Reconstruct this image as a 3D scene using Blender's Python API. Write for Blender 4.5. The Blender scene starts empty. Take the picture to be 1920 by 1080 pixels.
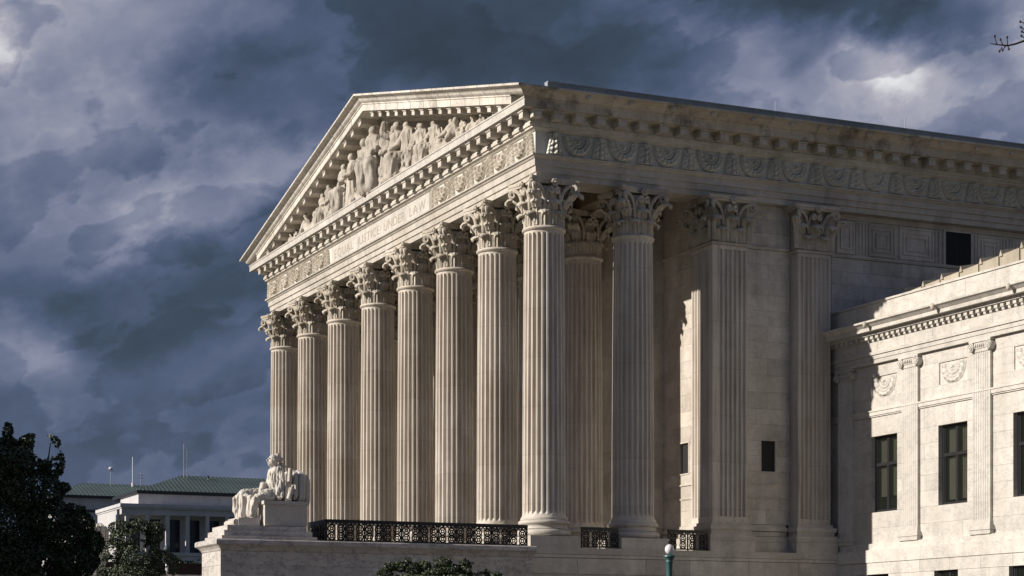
import bpy, bmesh, math, random
from mathutils import Vector, Matrix, noise
random.seed(7)
PI = math.pi
sc = bpy.context.scene
C = sc.collection

# ------------------------------------------------------------------ camera
ALPHA = math.radians(24.3242)          # heading, clockwise from +Y
cd = bpy.data.cameras.new('camera'); cam = bpy.data.objects.new('camera', cd); C.objects.link(cam)
cam.location = (-30.855, -65.396, 1.7)
cam.rotation_euler = (math.radians(90), 0, -ALPHA)
cd.sensor_width = 36; cd.lens = 3679 / 1920 * 36
cd.shift_y = (1222 - 540) / 1920
cd.clip_start = 0.5; cd.clip_end = 6000
sc.camera = cam

# ------------------------------------------------------------------ sun and sky
SUN = Vector((-1, .178, .467)).normalized()
sl = bpy.data.lights.new('sun', 'SUN'); so = bpy.data.objects.new('sun', sl); C.objects.link(so)
sl.energy = 5.0; sl.angle = math.radians(.5); sl.color = (1, .915, .81)
so.rotation_euler = SUN.to_track_quat('Z', 'Y').to_euler()
so.location = (-60, 10, 60)
sc.view_settings.view_transform = 'Standard'; sc.view_settings.look = 'None'
sc.view_settings.exposure = .32; sc.view_settings.gamma = 1

w = bpy.data.worlds.new('World'); sc.world = w; w.use_nodes = True
nt = w.node_tree; N = nt.nodes; L = nt.links; N.clear()
def node(T, **kw):
    n = N.new(T)
    for k, v in kw.items():
        if k.startswith('i_'):
            k = k[2:]; n.inputs[int(k) if k.isdigit() else k].default_value = v
        else: setattr(n, k, v)
    return n
def mth(op, a, b=None, c=None):
    n = N.new('ShaderNodeMath'); n.operation = op
    for i, v in enumerate((a, b, c)):
        if v is None: continue
        if isinstance(v, (int, float)): n.inputs[i].default_value = v
        else: L.new(v, n.inputs[i])
    return n.outputs[0]
tc = node('ShaderNodeTexCoord'); sep = node('ShaderNodeSeparateXYZ'); L.new(tc.outputs['Generated'], sep.inputs[0])
az = mth('ARCTAN2', sep.outputs[0], sep.outputs[1]); el = mth('ARCSINE', sep.outputs[2])
cmb = node('ShaderNodeCombineXYZ'); L.new(az, cmb.inputs[0]); L.new(el, cmb.inputs[1])
TILT = math.radians(20); ri = Vector((math.cos(ALPHA), -math.sin(ALPHA), 0)); fo = Vector((math.sin(ALPHA), math.cos(ALPHA), 0)); up = Vector((0, 0, 1))
drift = node('ShaderNodeCombineXYZ')      # wind-aligned axes, so that the cloud banks lie along one slanting direction
for i_, ax_ in enumerate((ri*math.cos(TILT)+up*math.sin(TILT), up*math.cos(TILT)-ri*math.sin(TILT), fo)):
    dp = node('ShaderNodeVectorMath', operation='DOT_PRODUCT'); L.new(tc.outputs['Generated'], dp.inputs[0]); dp.inputs[1].default_value = ax_; L.new(dp.outputs['Value'], drift.inputs[i_])
def fbm(scale, detail, rough, stretch=(1, 1.5, 1), dist=0, off=(0, 0, 0)):
    m = node('ShaderNodeMapping'); m.inputs['Scale'].default_value = stretch; m.inputs['Location'].default_value = off
    L.new(drift.outputs[0], m.inputs[0])
    n = node('ShaderNodeTexNoise', i_Scale=scale, i_Detail=detail, i_Roughness=rough, i_Distortion=dist)
    L.new(m.outputs[0], n.inputs['Vector']); return n
w1 = fbm(11, 7, .55); w2 = fbm(38, 6, .55, off=(3, 1, 2))
def warp(base, n, amt):
    s = node('ShaderNodeVectorMath', operation='SUBTRACT'); L.new(n.outputs['Color'], s.inputs[0]); s.inputs[1].default_value = (.5, .5, .5)
    c = node('ShaderNodeVectorMath', operation='MULTIPLY_ADD'); L.new(s.outputs[0], c.inputs[0]); c.inputs[1].default_value = (amt, amt, 0)
    L.new(base, c.inputs[2]); return c.outputs[0]
W = warp(warp(cmb.outputs[0], w1, .060), w2, .022)
# cloud masses: azimuth, elevation (radians), half extents, tilt, strength
def sky_dir(px, py):
    return ALPHA + math.atan((px - 960) / 3679), math.atan((1222 - py) / 3679 * math.cos(math.atan((px - 960) / 3679)))
CLOUDS = [(8,85,40,56,0,.30),(100,110,230,190,20,.24),(300,40,230,90,0,.12),(470,165,260,85,-12,-.20),(640,60,160,80,0,.03),
 (960,60,300,110,-8,-.30),(740,120,140,70,20,-.03),(110,310,160,90,20,.10),(560,240,200,75,12,.12),(770,150,45,38,0,.14),(930,135,55,30,0,.08),
 (390,375,220,50,26,.22),(170,475,170,65,30,.08),(560,440,200,80,30,-.18),(60,590,190,75,15,-.12),(330,600,200,80,10,-.20),
 (25,665,80,60,10,.26),(110,780,120,60,0,.03),(400,670,130,60,25,.08),(330,800,330,80,5,-.11),(1100,160,110,100,0,.05),
 (1345,140,150,110,35,.20),(1290,40,130,70,0,-.04),(1575,10,250,70,-14,-.50),(1470,110,55,60,30,-.14),(1650,120,230,75,28,.18),(1590,205,200,70,0,.14),
 (1840,180,200,130,0,.28),(1905,60,55,60,20,.22),(1800,30,120,60,20,.02),(1700,-260,500,160,0,-.05)]
acc = None
for px, py, hx, hy, tilt, amp in CLOUDS:
    a_, e_ = sky_dir(px, py)
    m = node('ShaderNodeMapping', vector_type='TEXTURE'); L.new(W, m.inputs[0])
    m.inputs['Location'].default_value = (a_, e_, 0); m.inputs['Rotation'].default_value = (0, 0, math.radians(tilt))
    m.inputs['Scale'].default_value = (hx / 3679, hy / 3679, 1)
    ln = node('ShaderNodeVectorMath', operation='LENGTH'); L.new(m.outputs[0], ln.inputs[0])
    mr = node('ShaderNodeMapRange', interpolation_type='SMOOTHERSTEP'); L.new(ln.outputs['Value'], mr.inputs[0])
    mr.inputs[1].default_value = .25; mr.inputs[2].default_value = 1.75; mr.inputs[3].default_value = amp; mr.inputs[4].default_value = 0
    acc = mr.outputs[0] if acc is None else mth('ADD', acc, mr.outputs[0])
n1 = fbm(7, 8, .54, dist=.1, off=(1.3, .2, 4)); n2 = fbm(22, 8, .55, dist=.1, off=(.3, 2.2, 1))
v = mth('ADD', mth('MULTIPLY', mth('SUBTRACT', n1.outputs[0], .5), .30), mth('MULTIPLY', mth('SUBTRACT', n2.outputs[0], .5), .40))
def sstep(src, a, b):
    n = node('ShaderNodeMapRange', interpolation_type='SMOOTHSTEP'); L.new(src, n.inputs[0]); n.inputs[1].default_value = a; n.inputs[2].default_value = b; return n.outputs[0]
n3 = fbm(11, 7, .52, stretch=(1, 1.7, 1), dist=.1, off=(2.1, .7, 3)); n4 = fbm(30, 6, .52, stretch=(1, 1.4, 1), dist=.1, off=(.4, 5, 1))
def rim(n, a, w0, w1): return mth('MULTIPLY', sstep(n.outputs[0], a, a+w0), mth('SUBTRACT', 1, sstep(n.outputs[0], a+w0, a+w1)))
v = mth('ADD', v, mth('ADD', mth('MULTIPLY', rim(n3, .48, .035, .22), .12), mth('MULTIPLY', rim(n4, .50, .06, .18), .035)))
val = mth('ADD', mth('ADD', acc, v), .33)
cr = node('ShaderNodeValToRGB'); L.new(val, cr.inputs[0]); r = cr.color_ramp
for p, c in ((0, (.034, .049, .072)), (.18, (.045, .068, .108)), (.36, (.080, .108, .190)), (.52, (.140, .168, .262)), (.70, (.250, .270, .370)), (.86, (.42, .42, .49)), (1, (.80, .80, .82))):
    e_ = r.elements[0] if p == 0 else (r.elements[-1] if p == 1 else r.elements.new(p)); e_.position = p; e_.color = (*c, 1)
nis = node('ShaderNodeTexSky', sky_type='NISHITA', sun_disc=False)
nis.sun_elevation = math.asin(SUN.z); nis.sun_rotation = math.atan2(SUN.x, SUN.y)
b1 = node('ShaderNodeBackground', i_Strength=.05); L.new(nis.outputs[0], b1.inputs[0])
b2 = node('ShaderNodeBackground', i_Strength=.80); L.new(cr.outputs[0], b2.inputs[0])
mx = node('ShaderNodeMixShader'); mx.inputs[0].default_value = .94; L.new(b1.outputs[0], mx.inputs[1]); L.new(b2.outputs[0], mx.inputs[2])
wo = node('ShaderNodeOutputWorld'); L.new(mx.outputs[0], wo.inputs[0])

# ------------------------------------------------------------------ materials
def mat(name, col, rough=.7, kind=None, tint=.06, col2=None, stain=.0, bump=.0, metal=0, scale=1.0, vein=0.0, streak=.35, drums=False, blotch=.35):
    m = bpy.data.materials.new(name); m.use_nodes = True; nt = m.node_tree; N = nt.nodes; L = nt.links
    b = N['Principled BSDF']; b.inputs['Roughness'].default_value = rough; b.inputs['Metallic'].default_value = metal
    b.inputs['Base Color'].default_value = (*col, 1)
    if kind == 'plain': return m
    geo = N.new('ShaderNodeNewGeometry'); oi = N.new('ShaderNodeObjectInfo')
    def nz(scale, detail, st, rough=.6, off=(0, 0, 0)):
        mp = N.new('ShaderNodeMapping'); mp.inputs['Scale'].default_value = st; mp.inputs['Location'].default_value = off; L.new(geo.outputs['Position'], mp.inputs[0])
        n = N.new('ShaderNodeTexNoise'); n.inputs['Scale'].default_value = scale; n.inputs['Detail'].default_value = detail; n.inputs['Roughness'].default_value = rough
        L.new(mp.outputs[0], n.inputs['Vector']); return n
    def mr(src, a, b_, c, d):
        n = N.new('ShaderNodeMapRange'); L.new(src, n.inputs[0])
        for i, v in enumerate((a, b_, c, d)): n.inputs[i + 1].default_value = v
        return n.outputs[0]
    def mixc(f, a, b_, bt='MIX'):
        n = N.new('ShaderNodeMix'); n.data_type = 'RGBA'; n.blend_type = bt
        if isinstance(f, float): n.inputs[0].default_value = f
        else: L.new(f, n.inputs[0])
        for i, v in ((6, a), (7, b_)):
            if isinstance(v, tuple): n.inputs[i].default_value = (*v, 1)
            else: L.new(v, n.inputs[i])
        return n.outputs[2]
    c2 = col2 or tuple(x * .8 for x in col)
    big = nz(.45 * scale, 6, (1, 1, 1)); c = mixc(mr(big.outputs[0], .38, .64, 0, 1), col, c2)
    st = nz(1.6 * scale, 6, (1.4, 1.4, .16), off=(5, 1, 0)); c = mixc(mr(st.outputs[0], .45, .75, 0, streak), c, tuple(x * .66 for x in c2))
    fine = nz(9 * scale, 5, (1, 1, 1)); c = mixc(mr(fine.outputs[0], .3, .75, 0, .35), c, tuple(x * .8 for x in col))
    if drums:
        sx_ = N.new('ShaderNodeSeparateXYZ'); L.new(geo.outputs['Position'], sx_.inputs[0])
        def mt(op, a_, b_=None):
            n = N.new('ShaderNodeMath'); n.operation = op
            for i, q in enumerate((a_, b_)):
                if q is None: continue
                if isinstance(q, (int, float)): n.inputs[i].default_value = q
                else: L.new(q, n.inputs[i])
            return n.outputs[0]
        zz = mt('DIVIDE', sx_.outputs[2], 1.78); fl = mt('FLOOR', zz); fr_ = mt('FRACT', zz)
        cb = N.new('ShaderNodeCombineXYZ'); L.new(fl, cb.inputs[0]); L.new(mt('FLOOR', mt('DIVIDE', mt('ADD', sx_.outputs[1], 2.1), 4.43)), cb.inputs[1]); L.new(mt('FLOOR', mt('DIVIDE', mt('ADD', sx_.outputs[0], 1.8), 3.6)), cb.inputs[2])
        wn = N.new('ShaderNodeTexWhiteNoise'); L.new(cb.outputs[0], wn.inputs[0])
        c = mixc(mr(wn.outputs['Value'], 0, 1, 0, .45), c, (c2[0]*.82, c2[1]*.80, c2[2]*.78))
        c = mixc(mr(fr_, .0, .012, .55, 0), c, (.16, .13, .10))
        vs_ = nz(5.5, 5, (1, 1, .06), .6, (3, 7, 0)); c = mixc(mr(vs_.outputs[0], .48, .70, 0, .60), c, (.27, .21, .15))
    bl_ = nz(2.6*scale, 7, (1, 1, .8), .7, (4, 0, 6)); c = mixc(mr(bl_.outputs[0], .50, .70, 0, blotch), c, tuple(x * .55 for x in c2))
    if vein:
        v1 = nz(.9, 8, (1, 1, 2.2), .7, (2, 8, 1)); ab = N.new('ShaderNodeMath'); ab.operation = 'SUBTRACT'; L.new(v1.outputs[0], ab.inputs[0]); ab.inputs[1].default_value = .5
        a2 = N.new('ShaderNodeMath'); a2.operation = 'ABSOLUTE'; L.new(ab.outputs[0], a2.inputs[0])
        c = mixc(mr(a2.outputs[0], 0, .022, vein, 0), c, (.20, .19, .19))
    if stain:
        s2 = nz(.75, 9, (1, 1, .55), .68, (9, 4, 2)); c = mixc(mr(s2.outputs[0], .52, .66, 0, stain), c, (.075, .065, .055))
    r_ = mr(oi.outputs['Random'], 0, 1, 1 - tint * 1.3, 1 + tint); cc = N.new('ShaderNodeCombineColor')
    for i in range(3): L.new(r_, cc.inputs[i])
    c = mixc(1.0, c, cc.outputs[0], 'MULTIPLY')
    L.new(c, b.inputs['Base Color'])
    if bump:
        bp = N.new('ShaderNodeBump'); bp.inputs['Strength'].default_value = .5; bp.inputs['Distance'].default_value = bump; L.new(fine.outputs[0], bp.inputs['Height']); L.new(bp.outputs[0], b.inputs['Normal'])
    return m
M = dict(
    marble=mat('marble', (.61, .57, .51), .6, col2=(.48, .435, .37), tint=.10, bump=.01, vein=.3, stain=.28, streak=.5),
    shaft=mat('marble_shaft', (.66, .615, .555), .6, col2=(.52, .465, .395), tint=.04, bump=.008, streak=.5, drums=True, blotch=.22),
    carved=mat('marble_carved', (.57, .52, .45), .7, col2=(.36, .32, .25), tint=.05, bump=.02, stain=.35, scale=1.6),
    frieze=mat('marble_weathered', (.68, .66, .60), .75, col2=(.50, .49, .43), tint=.05, bump=.02),
    grimy=mat('marble_grimy', (.58, .52, .43), .7, col2=(.46, .39, .30), tint=.08, stain=.85, bump=.01, vein=.3, streak=.6),
    rake=mat('marble_rake', (.68, .64, .58), .65, col2=(.60, .55, .48), tint=.09, stain=.45, bump=.01, vein=.45),
    white=mat('marble_white', (.59, .56, .515), .55, col2=(.51, .48, .435), tint=.06, bump=.006, vein=.4, streak=.4, stain=.10),
    cheek=mat('marble_veined', (.57, .54, .51), .6, col2=(.50, .46, .42), tint=.07, bump=.006, vein=.9, stain=.35),
    statue=mat('marble_statue', (.56, .53, .49), .6, col2=(.50, .46, .40), tint=.0, bump=.01, stain=.28, scale=2.5),
    joint=mat('mortar_joint', (.20, .18, .16), .9, 'plain'), letter=mat('cut_letter', (.33, .28, .22), .9, 'plain'),
    iron=mat('black_iron', (.012, .011, .012), .45, 'plain'), dark=mat('dark_glass', (.004, .004, .005), .7, 'plain'),
    frame=mat('bronze_frame', (.016, .016, .018), .4, 'plain'), blind=mat('olive_blind', (.21, .205, .155), .8, tint=.15),
    copper=mat('copper_patina', (.078, .112, .112), .6, col2=(.055, .08, .08), tint=.05, scale=.6),
    roofmetal=mat('roof_metal', (.30, .34, .38), .6, col2=(.22, .26, .29), tint=.05),
    tile=mat('marble_tile', (.46, .41, .33), .7, col2=(.33, .29, .22), tint=.14, stain=.3),
    post=mat('green_bronze', (.035, .115, .115), .45, tint=.0, scale=4, col2=(.03, .08, .08)), globe=mat('opal_globe', (.72, .68, .70), .3, 'plain'),
    bark=mat('bark', (.07, .055, .04), .9, tint=0, scale=4), twig=mat('twig_bark', (.03, .024, .022), .9, 'plain'),
    farwall=mat('far_marble', (.55, .54, .55), .8, tint=.04, scale=.4, col2=(.46, .46, .48)), farglass=mat('far_glass', (.012, .016, .025), .2, 'plain'),
    pave=mat('plaza_stone', (.16, .14, .112), .8, tint=0, scale=.3), lawn=mat('lawn', (.035, .05, .022), .9, tint=0, scale=.4),
    paving=mat('terrace_paving', (.24, .215, .18), .7, tint=0),
    pediment=mat('marble_pediment', (.50, .46, .40), .7, col2=(.34, .30, .25), tint=.08, bump=.02, stain=.4, scale=1.6),
    ceiling=mat('soffit_stone', (.20, .155, .095), .8, tint=.02), step=mat('step_stone', (.28, .26, .23), .7, tint=.05), brick=mat('brick_red', (.045, .027, .020), .85, tint=.05, scale=3),
    mast=mat('mast_paint', (.30, .31, .34), .6, 'plain'), mastw=mat('mast_white', (.65, .65, .66), .6, 'plain'))
def leafmat(name, a, b_):
    m = bpy.data.materials.new(name); m.use_nodes = True; N = m.node_tree.nodes; L = m.node_tree.links; b = N['Principled BSDF']; b.inputs['Roughness'].default_value = .5
    g = N.new('ShaderNodeNewGeometry'); cr = N.new('ShaderNodeValToRGB'); L.new(g.outputs['Random Per Island'], cr.inputs[0])
    cr.color_ramp.elements[0].color = (*a, 1); cr.color_ramp.elements[1].color = (*b_, 1); L.new(cr.outputs[0], b.inputs['Base Color']); return m
M['leafdark'] = leafmat('leaf_dark', (.016, .032, .011), (.040, .060, .020))
M['leafmid'] = leafmat('leaf_mid', (.018, .035, .012), (.055, .075, .022))
M['hedge'] = leafmat('leaf_hedge', (.012, .022, .010), (.035, .045, .018))

# ------------------------------------------------------------------ helpers
class MB:
    def __init__(s): s.v = []; s.f = []
    def add(s, vs, fs):
        n = len(s.v); s.v += [tuple(x) for x in vs]; s.f += [tuple(i + n for i in f) for f in fs]; return s
    def box(s, x0, x1, y0, y1, z0, z1):
        return s.add([(x0,y0,z0),(x1,y0,z0),(x1,y1,z0),(x0,y1,z0),(x0,y0,z1),(x1,y0,z1),(x1,y1,z1),(x0,y1,z1)],
                     [(3,2,1,0),(4,5,6,7),(0,1,5,4),(1,2,6,5),(2,3,7,6),(3,0,4,7)])
    def prism(s, prof, f0, f1):
        n = len(prof); return s.add([f0(*p) for p in prof] + [f1(*p) for p in prof],
            [(i, (i+1) % n, (i+1) % n + n, i + n) for i in range(n)] + [tuple(range(n))[::-1], tuple(range(n, 2*n))])
    def lathe(s, prof, seg=32, cx=0, cy=0):
        vs = []; fs = []; m = len(prof)
        for r, z in prof:
            for i in range(seg):
                a = 2*PI*i/seg; vs.append((cx + r*math.cos(a), cy + r*math.sin(a), z))
        for j in range(m-1):
            for i in range(seg):
                k = (i+1) % seg; fs.append((j*seg+i, j*seg+k, (j+1)*seg+k, (j+1)*seg+i))
        fs += [tuple(range(seg))[::-1], tuple(range((m-1)*seg, m*seg))]
        return s.add(vs, fs)
    def tube(s, pts, rad, seg=6, closed=False):
        pts = [Vector(p) for p in pts]; n = len(pts); vs = []; fs = []; ref = None
        for i, p in enumerate(pts):
            a = pts[(i-1) % n] if (closed or i) else p; b = pts[(i+1) % n] if (closed or i < n-1) else p
            d = (b-a).normalized() if (b-a).length > 1e-9 else Vector((0,0,1))
            if ref is None: ref = Vector((0,0,1)) if abs(d.z) < .9 else Vector((1,0,0))
            u = d.cross(ref).normalized(); w_ = u.cross(d).normalized(); ref = w_
            r = rad[i] if isinstance(rad, (list, tuple)) else rad
            for k in range(seg):
                t = 2*PI*k/seg; vs.append(p + (u*math.cos(t) + w_*math.sin(t))*r)
        for i in range(n if closed else n-1):
            j = (i+1) % n
            for k in range(seg): fs.append((i*seg+k, i*seg+(k+1) % seg, j*seg+(k+1) % seg, j*seg+k))
        if not closed: fs += [tuple(range(seg))[::-1], tuple(range((n-1)*seg, n*seg))]
        return s.add(vs, fs)
    def ball(s, c, r, n=8):
        if not isinstance(r, tuple): r = (r, r, r)
        vs = [(c[0], c[1], c[2]-r[2])]; fs = []
        for j in range(1, n):
            t = PI*j/n
            for i in range(2*n): a = PI*i/n; vs.append((c[0]+r[0]*math.sin(t)*math.cos(a), c[1]+r[1]*math.sin(t)*math.sin(a), c[2]-r[2]*math.cos(t)))
        vs.append((c[0], c[1], c[2]+r[2])); m = 2*n; last = len(vs)-1
        for i in range(m):
            fs.append((0, 1+(i+1) % m, 1+i)); fs.append((last, last-m+i, last-m+(i+1) % m))
            for j in range(n-2): a = 1+j*m; fs.append((a+i, a+(i+1) % m, a+m+(i+1) % m, a+m+i))
        return s.add(vs, fs)
    def mesh(s, name, m, smooth=None, recalc=True):
        me = bpy.data.meshes.new(name); me.from_pydata(s.v, [], s.f)
        if recalc:
            bm = bmesh.new(); bm.from_mesh(me); bmesh.ops.recalc_face_normals(bm, faces=bm.faces); bm.to_mesh(me); bm.free()
        if smooth is not None:
            me.shade_smooth(); me.set_sharp_from_angle(angle=math.radians(smooth))
        me.materials.append(M[m]); me.update(); return me
    def build(s, name, m, parent=None, loc=(0,0,0), rz=0, smooth=None, recalc=True):
        return put(name, s.mesh(name, m, smooth, recalc), parent, loc, rz)
def put(name, me, parent=None, loc=(0,0,0), rz=0, scale=None):
    o = bpy.data.objects.new(name, me); C.objects.link(o); o.parent = parent; o.location = loc
    if rz: o.rotation_euler = (0, 0, rz)
    if scale: o.scale = scale
    return o
def tag(o, label, cat, group=None):
    o['label'] = label; o['category'] = cat
    if group: o['group'] = group
    return o
def thing(name, label, cat, loc=(0,0,0), rz=0, group=None):
    return tag(put(name, None, None, loc, rz), label, cat, group)
def struct(o, kind='structure'): o['kind'] = kind; return o
UNIT = {}
def unit_box(m):
    if m not in UNIT:
        UNIT[m] = MB().box(0, 1, 0, 1, 0, 1).mesh('stone_block', m)
    return UNIT[m]
def block(name, m, parent, x0, x1, y0, y1, z0, z1):
    return put(name, unit_box(m), parent, (x0, y0, z0), 0, (x1-x0, y1-y0, z1-z0))
def ashlar(parent, m, axis, plane, a0, a1, rows, length, holes=(), depth=.12, gap=.008, proud=0.0, name='stone_block'):
    """blocks whose face lies on x=plane ('x', facing -X) or y=plane ('y', facing -Y); a backing of mortar sits behind"""
    for ri in range(len(rows)-1):
        z0, z1 = rows[ri], rows[ri+1]; iv = [(a0, a1)]
        for h0, h1, hz0, hz1 in holes:
            if hz0 < z1 - .02 and hz1 > z0 + .02:
                iv = [q for (s0, s1) in iv for q in ((s0, min(s1, h0)), (max(s0, h1), s1)) if q[1]-q[0] > .05]
        for s0, s1 in iv:
            cuts = [s0]; t = math.floor(s0/length)*length + (length/2 if ri % 2 else 0)
            while t < s1-.3:
                if t > s0+.3: cuts.append(t + .12*length*math.sin(ri*3.1+t*7))
                t += length
            cuts.append(s1)
            for p, q in zip(cuts, cuts[1:]):
                j = random.uniform(0, .002)
                if axis == 'x': block(name, m, parent, plane-proud-j, plane+depth, p+gap, q-gap, z0+gap, z1-gap)
                else: block(name, m, parent, p+gap, q-gap, plane-proud-j, plane+depth, z0+gap, z1-gap)

# column-grid constants (origin: centre of the south-west corner column)
YC = [0, 4.26, 8.56, 12.9, 17.5, 22.1, 26.6, 31.05]; YN = 31.05; XE = 44.0; ZT = 5.5
fF = lambda y: (lambda o, z: (-o, y, z))
cS = lambda o, z: (-o, -o, z)                 # south-west mitre
cN = lambda o, z: (-o, YN+o, z)               # north-west mitre
fS = lambda x: (lambda o, z: (x, -o, z))
fN = lambda x: (lambda o, z: (x, YN+o, z))

# ------------------------------------------------------------------ ground
g = MB(); g.add([(-3000,-3000,0),(3000,-3000,0),(3000,3000,0),(-3000,3000,0)], [(0,1,2,3)]); struct(g.build('ground', 'lawn', recalc=False))
g = MB(); g.add([(-60,-26,.004),(12,-26,.004),(12,60,.004),(-60,60,.004)], [(0,1,2,3)]); struct(g.build('plaza', 'pave', recalc=False))
g = MB()
for k in range(33):
    g.box(-13.2+k*.36, -1.3, 1.35, 29.7, k*ZT/33, (k+1)*ZT/33)
struct(g.build('front_steps', 'step'))

# ------------------------------------------------------------------ courthouse (temple block)
court = thing('courthouse', 'long marble temple-fronted courthouse with eight fluted columns and a sculpted pediment', 'courthouse')
def P(name, mb, m, smooth=None, recalc=True): return mb.build(name, m, court, smooth=smooth, recalc=recalc)
P('terrace_floor', MB().box(-1.0, 12.3, -1.0, YN+1.0, .05, ZT-.01), 'paving')
b = MB().box(-1.0, 12.4, -1.045, -1.001, 5.26, 5.5); P('terrace_edge', b, 'marble')
b = MB().box(-1.0, 12.4, -1.02, -1.001, 5.14, 5.25); P('terrace_moulding', b, 'marble')
ashlar(court, 'marble', 'y', -1.0, -1.0, 12.35, [3.0, 3.42, 3.98, 4.54, 5.12], 2.3, depth=-.0+.001, proud=.03)

# columns ----------------------------------------------------------
def shaft_mesh():
    mb = MB(); nf = 24; vs = []; rows = []
    prof = [(6.60, .86, 0), (6.68, .815, 0), (6.74, .80, 0), (6.86, .80, 1)]
    for k in range(1, 9):
        t = k/9; prof.append((6.86+(17.02-6.86)*t, .80-.062*t**1.7, 1))
    prof += [(16.92, .741, 1), (17.02, .738, 0), (17.12, .738, 0)]
    shp = [(-.13, 0), (.13, 0), (.18, .25), (.30, .75), (.42, .97), (.5, 1), (.58, .97), (.70, .75), (.82, .25)]
    seg = nf*len(shp)
    for z, r, fl in prof:
        for i in range(nf):
            for t, d in shp:
                a = 2*PI*(i+t)/nf; rr = r*(1-.128*d*fl); vs.append((rr*math.cos(a), rr*math.sin(a), z))
    fs = []
    for j in range(len(prof)-1):
        for i in range(seg): k = (i+1) % seg; fs.append((j*seg+i, j*seg+k, (j+1)*seg+k, (j+1)*seg+i))
    mb.add(vs, fs)
    mb.lathe([(.70,17.10),(.77,17.12),(.80,17.15),(.82,17.19),(.80,17.24),(.77,17.26),(.72,17.28)], 48)
    return mb.mesh('shaft', 'shaft', 40)
def base_mesh():
    mb = MB().box(-1.0, 1.0, -1.0, 1.0, ZT, 5.92)
    def torus(r, h, z): return [(r-h/2+h/2*math.cos(t)*1.0, z+h/2*math.sin(t)) for t in [(-PI/2+PI*k/8) for k in range(9)]]
    prof = [(.8, 5.921)] + torus(1.0, .26, 6.055) + [(.90, 6.20), (.87, 6.24), (.86, 6.30), (.89, 6.345)] + torus(.955, .17, 6.435) + [(.88, 6.53), (.87, 6.60), (.8, 6.62)]
    mb.lathe(prof, 48); return mb.mesh('base', 'marble', 50)
def bell(z): t = (z-17.25)/1.45; return .67 + .02*t + .17*max(0, t-.55)**1.5*2.2
def leaf(mb, frame, z0, h, w, curl, R, flat=False, lean=0.0):
    """frame(x, out, z)->xyz ; R(z) distance of the bell surface"""
    nt_, nj = 13, 4; F = []; Bk = []
    for i in range(nt_+1):
        s = i/nt_
        if s < .66:
            z = z0+h*s/.66*.92; o = R(z)+.055+lean*(s/.66)**2; back = (-.05, 0)
        else:
            th = (s-.66)/.34*PI*1.08; o = R(z0+h*.92)+.045+lean+curl*(1-math.cos(th)); z = z0+h*.92+curl*.9*math.sin(th)
            back = (-.04*math.cos(th), .0-.04*math.sin(th))
        wd = w*(.80+.28*math.sin(PI*min(s/.75, 1)*.5+.1)) if s < .75 else w*1.05*(1-.55*((s-.75)/.25)**1.5)
        wd *= 1+.09*math.sin(s*26)
        for j in range(-nj, nj+1):
            q = j/nj; rib = .035*math.cos(q*PI*3)*(1 if s < .8 else .5) - .03*q*q; droop = -.10*q*q*(max(0, s-.6)/.4)
            F.append(frame(q*wd, o+rib, z+droop)); Bk.append(frame(q*wd*.96, o+rib+back[0], z+droop+back[1]))
    c = 2*nj+1; n = len(F); fs = []
    for i in range(nt_):
        for j in range(c-1):
            a = i*c+j; fs.append((a, a+1, a+c+1, a+c)); fs.append((n+a, n+a+c, n+a+c+1, n+a+1))
        for j in (0, c-1):
            a = i*c+j; fs.append((a, a+c, n+a+c, n+a))
    for j in range(c-1): a = nt_*c+j; fs.append((a, a+1, n+a+1, n+a))
    mb.add(F+Bk, fs)
def volute(mb, p0, p1, end_dir, side, rad0=.05, turns=1.0, rs=.17, w_=.09):
    """stem from p0 up to p1 and a spiral scroll rolling down in the plane of end_dir and z"""
    p0, p1 = Vector(p0), Vector(p1); e = Vector(end_dir).normalized(); Z = Vector((0,0,1)); pts = []; rd = []
    ctrl = Vector((p0.x, p0.y, p1.z-.02))
    for k in range(9): t = k/9; pts.append(p0*(1-t)**2+ctrl*2*t*(1-t)+p1*t*t); rd.append(rad0+.03*t)
    cen = p1-Z*rs
    for k in range(20):
        t = k/19; a = PI/2 - t*turns*2*PI; r = rs*(1-.80*t); pts.append(cen+e*r*math.cos(a)+Z*r*math.sin(a)+Vector(side)*(.03*t)); rd.append(.085-.03*t)
    mb.tube(pts, rd, 6)
def rosette(mb, c, out, r):
    o = Vector(out); t = Vector((-o.y, o.x, 0)); Z = Vector((0,0,1)); c = Vector(c)
    for k in range(6):
        a = PI*k/3; mb.ball(tuple(c+t*r*.62*math.cos(a)+Z*r*.62*math.sin(a)+o*.03), r*.42, 4)
    mb.ball(tuple(c+o*.08), r*.35, 4)
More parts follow.
